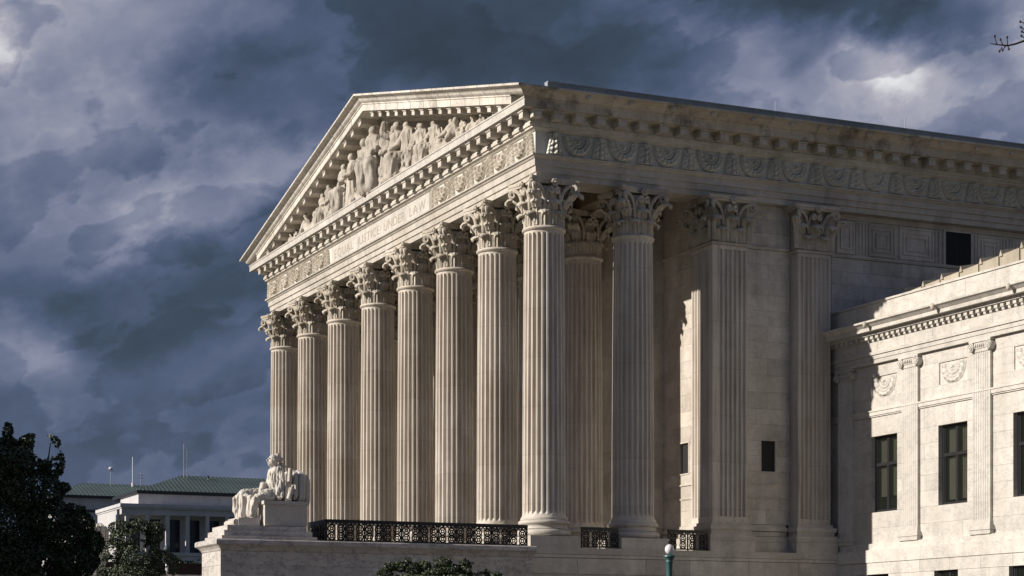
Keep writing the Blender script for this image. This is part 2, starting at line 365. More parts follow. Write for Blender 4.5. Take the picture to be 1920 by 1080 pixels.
def capital_mesh():
    mb = MB(); mb.lathe([(bell(z)-.02, z) for z in [17.25+.145*k for k in range(11)]], 32)
    def fr(phi): return lambda x, o, z: (o*math.cos(phi+x/o), o*math.sin(phi+x/o), z)
    for k in range(8):
        a = PI/8+k*PI/4; leaf(mb, fr(a), 17.27, .48, .25, .13, bell)
        b_ = k*PI/4; leaf(mb, fr(b_), 17.30, .90 if k % 2 else .84, .25, .145, bell, lean=.05)
    for k in range(4):
        d = PI/4+k*PI/2; leaf(mb, fr(d), 17.92, .46, .22, .15, lambda z: bell(z)+.12+(z-17.95)*.55, lean=.10)
        e = Vector((math.cos(d), math.sin(d), 0)); n_ = Vector((-e.y, e.x, 0))
        for s in (-1, 1):
            p0 = e*.74+n_*s*.30+Vector((0,0,17.85)); p1 = e*1.18+n_*s*.07+Vector((0,0,18.74)); volute(mb, p0, p1, e, n_*s, rs=.155)
            ax = Vector((math.cos(d+s*PI/4), math.sin(d+s*PI/4), 0)); tn = Vector((-ax.y, ax.x, 0))*(-s)
            q0 = ax*.76+tn*.30+Vector((0,0,17.95)); q1 = ax*.86+tn*.13+Vector((0,0,18.62)); volute(mb, q0, q1, -tn, ax*.5, rs=.10, rad0=.03)
        ax = k*PI/2; o = (math.cos(ax), math.sin(ax), 0); rosette(mb, (o[0]*.90, o[1]*.90, 18.80), o, .15)
    mb.prism(abacus(.985, .80), lambda x, y: (x, y, 18.775), lambda x, y: (x, y, 18.86)); mb.prism(abacus(1.02, .83), lambda x, y: (x, y, 18.86), lambda x, y: (x, y, 18.975))
    return mb.mesh('capital', 'carved', 45)
def abacus(a, mid):
    pts = []
    for k in range(4):
        c, s_ = [(1,0),(0,1),(-1,0),(0,-1)][k]
        for i in range(-6, 7):
            t = i/6; q = t*(a-.06); d = mid+(a-mid)*t*t; x, y = d, q; pts.append((x*c-y*s_, x*s_+y*c))
    return pts
SH, BS, CP = shaft_mesh(), base_mesh(), capital_mesh()
def column(x, y):
    c = put('column', None, court, (x, y, 0)); put('base', BS, c); put('shaft', SH, c); put('capital', CP, c)
for y in YC: column(0, y)
for y in YC: column(3.7, y)

# pilasters --------------------------------------------------------
def flut_slab(w_, n, dep, z0, z1):
    """fluted face, local x across, faces -Y at y=0"""
    pts = [(0, .0)]; pitch = (w_-.10)/n; shp = [(0, .28), (.12, .75), (.26, .97), (.36, 1), (.46, .97), (.60, .75), (.72, .28)]
    for i in range(n):
        x = .05+i*pitch+pitch*.13; pts.append((x, 0))
        for t, d in shp: pts.append((x+.01+t*pitch*1.0, dep*d))
        pts.append((x+pitch*.76, 0))
    pts += [(w_, 0), (w_, .3), (0, .3)]
    mb = MB(); mb.prism(pts, lambda x, y: (x, y, z0), lambda x, y: (x, y, z1)); return mb
def pilaster(x0, y0, wS, wW, nS, nW):
    """south-west corner x0,y0; south face wS wide, west return wW"""
    p = put('pilaster', None, court, (x0, y0, 0))
    mb = MB().box(.17 if nW else .01, wS-.01, .17, wW-.01, 6.60, 17.14); mb.box(-.0, wS, -.0, wW+.0, 6.55, 6.84); mb.box(0, wS, 0, wW, 17.0, 17.14)
    mb.build('shaft_core', 'shaft', p)
    s = flut_slab(wS, nS, .085, 6.84, 17.0).build('fluted_face', 'shaft', p); s.location.y = -.004
    if nW:
        s2 = flut_slab(wW, nW, .085, 6.84, 17.0).build('fluted_face', 'shaft', p, (-.004, wW, 0), -PI/2)
    mb = MB()
    for e, z0, z1 in ((.22, ZT, 5.92), (.20, 5.93, 6.02), (.23, 6.02, 6.14), (.20, 6.14, 6.18), (.12, 6.18, 6.34), (.17, 6.34, 6.39), (.18, 6.39, 6.50), (.08, 6.50, 6.62)):
        mb.box(-e, wS+e, -e, wW+e if nW else wW, z0, z1)
    mb.build('base', 'marble', p)
    mb = MB().box(.02, wS-.02, .02, wW-.02, 17.14, 18.8); mb.box(-.06, wS+.06, -.06, wW+(.06 if nW else 0), 17.15, 17.25)
    e = .30; y1 = wW+(e if nW else 0)
    mb.box(-e, wS+e, -e, y1, 18.86, 18.975); mb.box(-e+.05, wS+e-.05, -e+.05, y1-.05, 18.775, 18.858)
    R0 = lambda z: .02+.17*max(0, (z-17.25)/1.45-.55)**1.5*2.2
    def face(org, tx, ox, wid):
        org, tx, ox = Vector(org), Vector(tx), Vector(ox)
        def fr(c): return lambda x, o, z: tuple(org+tx*(c+x)+ox*o+Vector((0,0,z)))
        n1 = 2
        for k in range(n1): leaf(mb, fr(wid*(k+.5)/n1), 17.27, .48, .25, .13, R0)
        for k in range(n1+1): leaf(mb, fr(min(max(wid*k/n1, .04), wid-.04)), 17.30, .88, .25, .145, R0, lean=.05)
        for s in (-1, 1):
            cx_ = wid/2+s*wid/2; e_ = (tx*s+ox).normalized()
            p0 = org+tx*(wid/2+s*wid*.22)+ox*.05+Vector((0,0,17.9)); p1 = org+tx*(cx_+s*.10)+ox*.22+Vector((0,0,18.74)); volute(mb, p0, p1, e_, ox*.3, rs=.15)
            q0 = org+tx*(wid/2+s*wid*.20)+ox*.05+Vector((0,0,18.0)); q1 = org+tx*(wid/2+s*.14)+ox*.16+Vector((0,0,18.62)); volute(mb, q0, q1, -tx*s, ox*.3, rs=.10, rad0=.03)
            leaf(mb, lambda x, o, z: tuple(org+tx*cx_+(tx*s+ox).normalized()*o+Vector((ox.x*0,0,z))+Vector((-e_.y, e_.x, 0))*x), 17.95, .46, .15, .10, lambda z: .12+(z-17.95)*.5, lean=.08)
        rosette(mb, tuple(org+tx*wid/2+ox*.27+Vector((0,0,18.82))), tuple(ox), .15)
    face((0,0,0), (1,0,0), (0,-1,0), wS)
    if nW: face((0,wW,0), (0,-1,0), (-1,0,0), wW)
    mb.build('capital', 'carved', p, smooth=45, recalc=False)
pilaster(6.68, -.80, 1.52, 1.6, 7, 7)
pilaster(6.68, YN-.8, 1.52, 1.6, 7, 7)
pilaster(10.50, -.80, 1.46, .62, 7, 0)

# walls ------------------------------------------------------------
WY = -.2
mb = MB().box(7.05, 12.4, WY+.10, .7, ZT, 18.97); mb.box(7.1, 8.0, .7, YN-.7, ZT, 18.97); mb.box(7.1, XE, YN-.7, YN+.2, 3, 18.97)
mb.box(12.41, XE, WY+.10, .6, 3, 18.97); P('wall_core', mb, 'joint')
rows = [6.62, 7.2, 7.70, 8.22, 8.68, 9.28, 9.87, 10.5, 11.1, 11.75, 12.4, 13.05, 13.7, 14.3, 14.9, 15.5, 16.1, 16.7, 17.24]
ashlar(court, 'marble', 'y', WY, 8.20, 10.50, rows, 1.6, holes=[(9.19, 9.82, 8.68, 9.87)], depth=.1, gap=.0035)
rowsT = [17.36, 17.9, 18.45, 18.97]; P('wall_head', MB().box(7.0, 7.4, .703, YN-.703, 18.975, 19.598), 'marble'); ashlar(court, 'marble', 'y', WY, 8.2, 10.5, rowsT, 1.6, depth=.1, gap=.0035)
ashlar(court, 'marble', 'y', WY, 11.96, 12.40, rows+[17.36, 18.97], 3, depth=.1, gap=.0035)
ashlar(court, 'marble', 'x', 7.0, .82, 3.6, rows+rowsT, 1.6, holes=[(1.55, 2.35, 8.68, 9.87)], depth=.1, gap=.0035)
rw = [ZT, 6.62, 8.2, 10, 12, 14, 16, 17.3, 18.97]; ashlar(court, 'marble', 'x', 6.5, 3.605, YN-.8, rw, 2.4, depth=.6, gap=.0035)  # wall stepped forward, shaped so no sunlit strip shows between the columns
mb = MB()
for z0, z1, e in ((5.5, 5.92, .22), (5.93, 6.14, .2), (6.16, 6.34, .10), (6.36, 6.5, .16), (6.5, 6.61, .06)):
    mb.box(8.42, 10.28, WY-e, WY+.1, z0, z1); mb.box(12.18, 12.4, WY-e, WY+.1, z0, z1); mb.box(7.0-e, 7.1, 1.02, 3.6-e, z0, z1); mb.box(6.5-e, 6.6, 3.6-e, YN-1.05, z0, z1)
P('wall_base_moulding', mb, 'marble')
mb = MB()
for z0, z1, e in ((17.25, 17.30, .06), (17.30, 17.355, .09), (8.19, 8.235, .05), (7.66, 7.70, .05), (8.235, 8.26, .03), (7.63, 7.66, .03)):
    mb.box(8.21, 10.49, WY-e, WY, z0, z1)
    if z0 > 10: mb.box(11.97, XE, WY-e, WY, z0, z1)
    mb.box(7.0-e, 7.0, .83, 3.6, z0+.003, z1)
P('string_moulding', mb, 'marble')
def slit(x0, x1, y0, y1, z0, z1, ax):
    wn = put('window', None, court)
    if ax == 'y': MB().box(x0, x1, y0+.08, y0+.10, z0, z1).build('pane', 'dark', wn); m2 = MB().box(x0-.05, x0, y0-.02, y0+.09, z0-.05, z1+.05).box(x1, x1+.05, y0-.02, y0+.09, z0-.05, z1+.05).box(x0, x1, y0-.02, y0+.09, z1, z1+.05).box(x0, x1, y0-.03, y0+.09, z0-.05, z0)
    else: MB().box(x0+.08, x0+.10, y0, y1, z0, z1).build('pane', 'dark', wn); m2 = MB().box(x0-.02, x0+.09, y0-.05, y0, z0-.05, z1+.05).box(x0-.02, x0+.09, y1, y1+.05, z0-.05, z1+.05).box(x0-.02, x0+.09, y0, y1, z1, z1+.05).box(x0-.03, x0+.09, y0, y1, z0-.05, z0)
    m2.build('frame', 'marble', wn)
slit(9.19, 9.82, WY, 0, 8.68, 9.87, 'y'); slit(7.0, 0, 1.6, 2.3, 8.68, 9.87, 'x')
# west wall doors behind the colonnade
d = put('door', None, court, (6.48, 15.5, 0)); MB().box(-.02, .06, -1.6, 1.6, ZT, 11.2).build('leaf', 'frame', d); MB().box(-.14, .0, -2.1, -1.6, ZT, 11.7).box(-.14, 0, 1.6, 2.1, ZT, 11.7).box(-.14, 0, -1.6, 1.6, 11.2, 11.7).build('frame', 'marble', d)
# upper east wall, panel band
rowsE = [12.0, 12.6, 13.2, 13.8, 14.4, 15.0, 15.6, 16.2, 16.7, 17.24]
ashlar(court, 'marble', 'y', WY, 12.41, XE, rowsE, 2.0, depth=.1, gap=.0035)
def sq_panel(x0, x1, z0, z1, nested=2):
    mb = MB().box(x0, x1, WY-.001, WY+.09, z0, z1)
    for k in range(nested+1):
        o = .03+k*.17
        a, b_, c, d_ = x0+o, x1-o, z0+o, z1-o
        if b_-a < .2 or d_-c < .2: break
        t = .055; e = WY-.05
        mb.box(a, b_, e, WY, d_-t, d_).box(a, b_, e, WY, c, c+t).box(a, a+t, e, WY, c+t, d_-t).box(b_-t, b_, e, WY, c+t, d_-t)
    return mb.build('relief_panel', 'marble', court)
x = 12.55; k = 0
PW = [(12.62, 13.5), (14.12, 15.45), (15.6, 17.3), (19.45, 20.7), (21.2, 22.5), (22.7, 24.4), (26.6, 27.9), (28.1, 29.5)]
for a, b_ in PW: sq_panel(a, b_, 17.40, 18.72)
mb = MB()
for a, b_ in ((13.5, 14.12), (17.3, 17.86), (19.12, 19.45), (20.7, 21.2), (25.8, 26.6)):
    mb.box(a, b_, WY+.0, WY+.09, 17.36, 18.76); n = max(2, int((b_-a)/.14))
    for i in range(n): q = a+(b_-a)*(i+.3)/n; mb.box(q, q+(b_-a)/n*.45, WY-.04, WY, 17.45, 18.68)
mb.box(12.41, XE, WY-.02, WY+.09, 18.77, 18.97); P('fluted_panel_strip', mb, 'marble')
P('panel_backing', MB().box(12.41, XE, WY+.04, WY+.098, 17.36, 18.767), 'marble')
for a in (17.86, 24.5, 31.1):
    wn = put('window', None, court); MB().box(a, a+1.26, WY-.03, WY+.03, 17.40, 18.72).build('pane', 'dark', wn)
    m2 = MB().box(a-.10, a, WY-.06, WY+.05, 17.36, 18.80).box(a+1.26, a+1.36, WY-.06, WY+.05, 17.36, 18.80).box(a, a+1.26, WY-.06, WY+.05, 18.72, 18.80); m2.build('frame', 'marble', wn)
    for i in range(1, 5): MB().box(a+1.26*i/5-.012, a+1.26*i/5+.012, WY-.045, WY-.03, 17.40, 18.72).build('bar', 'frame', wn)

# entablature --------------------------------------------------------
def sweep(name, prof, m):
    mb = MB()
    mb.prism(prof, fN(XE), cN); mb.prism(prof, cN, cS); mb.prism(prof, cS, fS(XE)); return P(name, mb, m)
sweep('architrave', [(-.7, 18.98), (.585, 18.98), (.585, 19.18), (.64, 19.20), (.64, 19.42), (.70, 19.43), (.70, 19.67), (.74, 19.68), (.78, 19.74), (.84, 19.76), (.84, 19.82), (-.7, 19.82)], 'marble')
sweep('frieze_band', [(-.5, 19.822), (.66, 19.822), (.66, 20.66), (-.5, 20.66)], 'frieze')
sweep('bed_moulding', [(-.4, 20.661), (.70, 20.661), (.74, 20.70), (.80, 20.74), (.84, 20.75), (.84, 20.83), (.90, 20.84), (.90, 20.95), (.86, 20.955), (.86, 21.26), (.92, 21.285), (-.4, 21.285)], 'marble')
MB().box(.7, 7.0, .7, YN-.7, 19.6, 19.9).build('portico_ceiling', 'ceiling', court)
mb = MB()
for y in YC: mb.box(.702, 6.99, y-.55, y+.55, 18.99, 19.599)
for y0, y1 in zip(YC, YC[1:]): mb.box(3.1, 4.3, y0+.552, y1-.552, 18.992, 19.598)
P('ceiling_beam', mb, 'ceiling')
# horizontal corona and side sima in separate stones
CORO = [(0.4, 21.29), (1.40, 21.29), (1.40, 21.31), (1.47, 21.31), (1.47, 21.56), (1.50, 21.58), (1.50, 21.63), (.4, 21.63)]
SIMA = [(.8, 21.633), (1.52, 21.633), (1.55, 21.66), (1.60, 21.70), (1.64, 21.76), (1.72, 21.83), (1.82, 21.87), (1.88, 21.88), (1.88, 21.96), (.8, 21.96)]
G = .006
def run(name, prof, m, fn, a0, a1, step, c0=None, c1=None):
    n = max(1, round((a1-a0)/step)); cuts = [a0+(a1-a0)*i/n for i in range(n+1)]
    for i in range(n):
        f0 = c0 if (i == 0 and c0) else fn(cuts[i]+G); f1 = c1 if (i == n-1 and c1) else fn(cuts[i+1]-G)
        P(name, MB().prism(prof, f0, f1), m)
run('cornice_stone', CORO, 'white', fF, -.3, YN+.3, 1.95, cS, cN)
run('cornice_stone', CORO, 'grimy', fS, -.2, XE, 2.2, cS)
run('gutter_stone', SIMA, 'grimy', fS, -.2, XE, 2.2, cS)
run('cornice_stone', CORO, 'grimy', fN, 0, XE, 8); run('gutter_stone', SIMA, 'grimy', fN, 0, XE, 8)
MB().box(-.6, XE, -.6, YN+.6, 21.30, 21.95).build('cornice_core', 'joint', court)
# lion-head bosses on the gutter
bm_ = MB().ball((0, -.03, .0), (.11, .10, .10), 6); bm_.ball((0, -.12, -.03), (.05, .05, .045), 4); bm_ = bm_.mesh('gutter_boss', 'white', 60)
x = 1.0
while x < XE: put('gutter_boss', bm_, court, (x, -1.70, 21.78)); x += 1.73
# modillions
mo = MB().box(-.17, .17, -.46, 0, 0, .22); mo.box(-.215, .215, -.50, 0, .225, .285); mo.box(-.12, .12, -.466, -.46, .04, .18); mo = mo.mesh('modillion', 'marble')
k = 0
x = -.88
while x < XE-1: put('modillion', mo, court, (x, -.862, 20.995)); x += .865
ym = [-.84+.9735*i for i in range(34)]
for y in ym: put('modillion', mo, court, (-.862, y, 20.995), -PI/2)
# raking cornices
SL = .235; YM = 15.525; ZB = 21.96+SL*1.88
def rk(side):
    def f(y):
        if side > 0: return lambda o, z: (-o, y, ZB+SL*y+z)
        return lambda o, z: (-o, 2*YM-y, ZB+SL*y+z)
    return f
RSIMA = [(.3, -.345), (1.50, -.345), (1.54, -.32), (1.60, -.27), (1.64, -.20), (1.72, -.13), (1.82, -.09), (1.88, -.08), (1.88, 0), (.3, 0)]
RCOR = [(.3, -.70), (1.38, -.70), (1.38, -.68), (1.45, -.68), (1.45, -.42), (1.49, -.40), (1.49, -.348), (.3, -.348)]
RBED = [(.0, -1.02), (.20, -1.02), (.30, -.96), (.42, -.94), (.42, -.705), (0, -.705)]
for sd in (1, -1):
    f = rk(sd); cut = lambda o, z: (-o, -o if sd > 0 else YN+o, ZB-SL*o+z)
    for nm, prof, st, y0 in (('raking_gutter_stone', RSIMA, 1.12, -.4), ('raking_cornice_stone', RCOR, 1.5, -.26)):
        n = round((YM-y0)/st); cs = [y0+(YM-y0)*i/n for i in range(n+1)]
        for i in range(n):
            f0 = cut if (i == 0 and nm[7] == 'g') else f(cs[i]+(.017 if i else 0)); f1 = f(cs[i+1]-(.017 if i < n-1 else 0.001))
            P(nm, MB().prism(prof, f0, f1), 'rake')
    P('raking_bed_moulding', MB().prism(RBED, f(1.05), f(YM-.001)), 'marble')
    P('raking_core', MB().prism([(.0, -.66), (1.30, -.66), (1.42, -.36), (1.42, -.06), (0, -.06)], f(.2), f(YM-.002)), 'joint')
    for y in ym:
        if .95 < y < YM-.3:
            yy = y if sd > 0 else 2*YM-y
            mm = MB()
            for x0, x1, a, b_, z0, z1 in ((-1.30, -.42, -.16, .16, -.93, -.76), (-1.34, -.42, -.20, .20, -.757, -.703)):
                vs = [(xx, yy+q, ZB+SL*y+(SL*q*sd)+zz) for zz in (z0, z1) for xx, q in ((x0, a), (x1, a), (x1, b_), (x0, b_))]
                mm.add(vs, [(3,2,1,0),(4,5,6,7),(0,1,5,4),(1,2,6,5),(2,3,7,6),(3,0,4,7)])
            P('modillion', mm, 'marble')
# tympanum wall, roof
zt_ = ZB+SL*YM-.4; za_ = ZB-SL*1.7-.4
P('tympanum', MB().add([(-.02, -1.2, 21.4), (-.02, YN+1.2, 21.4), (-.02, YM, zt_), (.6, -1.2, 21.4), (.6, YN+1.2, 21.4), (.6, YM, zt_)], [(0,1,2),(3,5,4),(0,3,4,1),(1,4,5,2),(2,5,3,0)]), 'carved')
P('roof', MB().add([(.1, -1.6, 21.97), (.1, YM, ZB+SL*YM-.02), (.1, YN+1.6, 21.97), (XE, -1.6, 21.97), (XE, YM, ZB+SL*YM-.02), (XE, YN+1.6, 21.97)], [(0,3,4,1),(1,4,5,2),(0,1,2),(3,5,4),(0,2,5,3)]), 'roofmetal')
mb = MB()
xx = -.68
while xx < XE: mb.box(xx, min(xx+1.19, XE), -1.74, -1.50, 21.964, 22.15); mb.box(xx, min(xx+1.19, XE), -1.78, -1.48, 22.15, 22.19); xx += 1.2
P('roof_edge_flashing', mb, 'roofmetal')
for x in (8.95, 14.89, 21.0): MB().tube([(x, -1.62, 22.2), (x, -1.62, 22.62)], .014, 5).build('lightning_rod', 'mast', court)

# carved frieze: swags and pendants as relief -------------------------
def relief(name, wid, hgt, fn, m, nx, nz_, k=1.0):
    vs = []; fs = []
    for j in range(nz_+1):
        for i in range(nx+1):
            u = -wid/2+wid*i/nx; v_ = -hgt/2+hgt*j/nz_; h = fn(u, v_)*k
            if i in (0, nx) or j in (0, nz_): h = -.02
            vs.append((u, -max(h, -.02), v_))
    for j in range(nz_):
        for i in range(nx): a = j*(nx+1)+i; fs.append((a, a+1, a+nx+2, a+nx+1))
    mb = MB().add(vs, fs); return mb.mesh(name, m, 35, False)
def swag_h(u, v_):
    h = -.02; a = u/.50; b_ = (v_-.30)/.60; r = math.hypot(a, b_); th = math.atan2(b_, a)
    if v_ < .32:
        t = 1-((r-.90)/.25)**2
        if t > 0: h = max(h, .26*math.sqrt(t)*(.55+.45*abs(math.sin(th*8+r*5)))*(.8+.2*math.cos(r*26)))
        for rr, hh in ((.56, .11), (.36, .09)):
            t = 1-((r-rr)/.07)**2
            if t > 0: h = max(h, hh*math.sqrt(t))
        if r < .62: h = max(h, .075*abs(math.sin(th*9)))
    d = math.hypot(u, v_-.17)
    if d < .15: h = max(h, .18*math.sqrt(max(0, 1-(d/.15)**2))*(.7+.3*math.cos(6*math.atan2(v_-.17, u))))
    e = math.hypot(abs(u)-.47, v_-.30)
    if e < .09: h = max(h, .10*math.sqrt(1-(e/.09)**2))
    return h + .006*noise.noise(Vector((u*30, v_*30, 1)))
def pend_h(u, v_):
    h = -.02; t = (.40-v_)/.8; w_ = .08+.24*t**.8
    if abs(u) < w_:
        q = u/w_; h = .27*(1-q*q)**.5*(.40+.60*abs(math.cos(q*PI*1.5)))*(.62+.38*abs(math.sin(v_*15+abs(q)*2.2)))
    d = math.hypot(u, v_-.31)
    if d < .11: h = max(h, .24*math.sqrt(1-(d/.11)**2))
    for s in (-1, 1):
        c = s*(.13+.17*t); t2 = 1-((u-c)/.045)**2
        if t2 > 0 and t > .05: h = max(h, .16*math.sqrt(t2)*(.6+.4*abs(math.sin(v_*22))))
    return h + .006*noise.noise(Vector((u*30, v_*30, 5)))
GS = relief('garland', 1.26, .80, swag_h, 'frieze', 64, 44, 1.05); PS = relief('pendant', .68, .80, pend_h, 'frieze', 36, 44, 1.2)
GF = relief('garland', 1.26, .80, swag_h, 'carved', 64, 44, .75); PF = relief('pendant', .68, .80, pend_h, 'carved', 36, 44, .75)
x = .08
while x < 34:
    put('pendant', PS, court, (x, -.661, 20.24)); put('garland', GS, court, (x+.935, -.661, 20.24)); x += 1.875
for s0, s1 in ((-.45, 9.1), (22.3, 31.55)):
    n = 5; st = (s1-s0)/n
    for i in range(n):
        put('garland', GF, court, (-.661, s0+st*(i+.5), 20.24), -PI/2)
    for i in range(n+1): put('pendant', PF, court, (-.662, s0+st*i+(.15 if i == 0 else (-.1 if i == n else 0)), 20.24), -PI/2)
# inscription tablet and cut letters
P('inscription_tablet', MB().box(-.70, -.655, 9.55, 21.85, 19.86, 20.62), 'white')
def letter_mesh(ch):
    cu = bpy.data.curves.new('letter', 'FONT'); cu.body = ch; cu.size = .60; cu.extrude = .004; cu.offset = -.006
    o = bpy.data.objects.new('letter_source', cu); C.objects.link(o)
    bpy.context.view_layer.update(); dg = bpy.context.evaluated_depsgraph_get(); me = bpy.data.meshes.new_from_object(o.evaluated_get(dg)); bpy.data.objects.remove(o)
    me.name = 'letter'; me.materials.clear(); me.materials.append(M['letter']); return me
LM = {}; cur = 0; spots = []
for ch in 'EQUAL JUSTICE UNDER LAW':
    if ch == ' ': cur += .34; continue
    if ch not in LM: LM[ch] = letter_mesh(ch)
    wd_ = [v_.co.x for v_ in LM[ch].vertices]; spots.append((ch, cur-min(wd_))); cur += max(wd_)-min(wd_)+.105
cur -= .105; sx = 11.4/cur
ins = put('inscription', None, court, (-.703, 15.70+5.7, 20.03))
for ch, px_ in spots:
    o = put('letter', LM[ch], ins); o.matrix_local = Matrix.Translation((0, -px_*sx, 0)) @ Matrix(((0,0,-1,0),(-1,0,0,0),(0,1,0,0),(0,0,0,1))) @ Matrix.Diagonal((sx, .95, 1, 1))

# figure modelling -----------------------------------------------------
def figure_mesh(name, caps, voxel, fold=.02, m='pediment', foldscale=9, head=None, smooth=3):
    mb = MB()
    for p0, r0, p1, r1 in caps:
        p0, p1 = Vector(p0), Vector(p1); d = (p1-p0).length; n = max(1, int(d/(min(r0, r1)*.3)))
        for i in range(n+1):
            t = i/n; mb.ball(tuple(p0.lerp(p1, t)), r0+(r1-r0)*t, 6)
    me = bpy.data.meshes.new(name); me.from_pydata(mb.v, [], mb.f); o = bpy.data.objects.new(name+'_tmp', me); C.objects.link(o)
    rm = o.modifiers.new('r', 'REMESH'); rm.mode = 'VOXEL'; rm.voxel_size = voxel
    s_ = o.modifiers.new('s', 'SMOOTH'); s_.iterations = smooth; s_.factor = .5
    bpy.context.view_layer.update(); dg = bpy.context.evaluated_depsgraph_get(); out = bpy.data.meshes.new_from_object(o.evaluated_get(dg)); bpy.data.objects.remove(o)
    nrm = [v_.normal.copy() for v_ in out.vertices]
    for v_, n_ in zip(out.vertices, nrm):
        c = v_.co; q = noise.noise(Vector((c.x*foldscale, c.y*foldscale, c.z*foldscale*.28+c.x*1.5))); q2 = noise.noise(Vector((c.x*foldscale*2.1+4, c.y*foldscale*2.1, c.z*foldscale*.55)))
        k = 1.0
        if head:
            k = min(1, max(0, ((c-Vector(head[0])).length-head[1])/head[1]))
        v_.co = c + n_*k*(fold*(1-2.4*abs(q))+fold*.5*q2)
    out.name = name; out.materials.clear(); out.materials.append(M[m]); out.shade_smooth(); return out
def standing(seed, armup=0, staff=False, lean=0):
    R_ = random.Random(seed); s = R_.choice((-1, 1)); L_ = lean
    caps = [((0, 0, .04), .15, (L_*.3, 0, .30), .13), ((L_*.3, 0, .30), .13, (L_*.6, 0, .55), .115), ((L_*.6, 0, .55), .12, (L_, 0, .76), .125),
            ((L_-.08, 0, .78), .075, (L_+.08, 0, .78), .075), ((L_, 0, .80), .05, (L_, -.02, .87), .045), ((L_, -.05, .925), .070, (L_, -.05, .945), .066),
            ((.10*s, -.06, .03), .07, (.09*s, -.08, .32), .085)]
    for q in (-1, 1):
        sh = (L_+q*.13, 0, .78)
        if armup and q == s: el_ = (L_+q*.25, -.06, .84); ha = (L_+q*.22, -.08, 1.0)
        else: el_ = (L_+q*.19, -.02, .60); ha = (L_+q*R_.uniform(.02, .14), -.15, R_.uniform(.52, .66))
        caps += [(sh, .052, el_, .052), (el_, .05, ha, .042)]
    if staff: caps += [((-s*.24, -.08, .02), .035, (-s*.22, -.06, .86), .045)]
    return figure_mesh('pediment_figure', caps, .016, .014, foldscale=16, head=((L_, -.05, .93), .10), smooth=2)
def seated(seed, side=1, low=0.0):
    R_ = random.Random(seed); s = side
    caps = [((0, .05, .42), .17, (0, .03, .62), .15), ((0, .03, .62), .15, (-.02*s, 0, .84), .13), ((-.09, 0, .84), .08, (.09, 0, .84), .08), ((0, 0, .88), .055, (0, -.02, .93), .05),
            ((.01*s, -.03, .985), .07, (.01*s, -.03, 1.0), .065), ((0, 0, .40), .13, (s*.30, -.18, .42), .105), ((s*.30, -.18, .40), .10, (s*.34, -.16, .06), .085),
            ((0, 0, .38), .13, (s*.16, -.25, .40), .10), ((s*.16, -.25, .38), .10, (s*.14, -.20, .06), .09), ((-.05*s, .05, .05), .20, (0, .05, .36), .19),
            ((s*.13, 0, .83), .055, (s*.26, -.06, .66), .05), ((s*.26, -.06, .66), .045, (s*.30, -.18, .56), .04), ((-s*.13, 0, .83), .055, (-s*.24, 0, .64), .05), ((-s*.24, 0, .64), .045, (-s*.20, -.12, .48), .04),
            ((s*.20, -.1, .1), .15, (s*.25, -.1, .3), .11)]
    return figure_mesh('pediment_figure', caps, .018, .016, foldscale=14, head=((0, -.03, 1.0), .10), smooth=2)
def reclining(side=1):
    s = side
    caps = [((0, 0, .16), .17, (s*.35, 0, .20), .17), ((s*.35, 0, .20), .16, (s*.62, 0, .42), .14), ((s*.62, 0, .48), .08, (s*.68, -.02, .60), .055), ((s*.70, -.03, .68), .085, (s*.70, -.03, .70), .08),
            ((0, 0, .16), .14, (-s*.40, -.05, .26), .12), ((-s*.40, -.05, .26), .11, (-s*.70, 0, .10), .08), ((0, -.08, .12), .13, (-s*.5, -.1, .12), .10), ((-s*.5, -.1, .12), .09, (-s*.98, 0, .08), .06),
            ((s*.62, -.08, .48), .07, (s*.55, -.20, .22), .06), ((s*.70, .05, .48), .07, (s*.86, 0, .26), .06), ((s*.86, 0, .26), .06, (s*.75, -.15, .10), .05)]
    return figure_mesh('pediment_figure', caps, .028, .02, foldscale=10, head=((s*.70, -.03, .69), .10))
def bundle():   # rolls, shields and a crouching shape near the corners
    return figure_mesh('pediment_figure', [((-.3, 0, .15), .14, (.3, 0, .22), .18), ((.3, 0, .2), .15, (.35, -.05, .55), .10), ((.38, -.08, .68), .09, (.38, -.08, .70), .09), ((-.3, 0, .1), .1, (-.7, -.05, .08), .06), ((0, -.1, .3), .12, (.2, -.15, .1), .1)], .028, .02, foldscale=10)
ST = [standing(1, 0, True), standing(2, 1, False, .05), standing(3, 0, False, -.05), standing(5, 0, True, .04)]; SE = [seated(1, 1), seated(2, -1)]; RE = [reclining(1), reclining(-1)]; BU = bundle()
def fig(me, y, h, x=-.75, sx=1.0, rz=0.0, z=21.63):
    o = put('pediment_figure', me, court, (x, y, z), -PI/2+rz, (h*sx, h*1.05, h)); return o
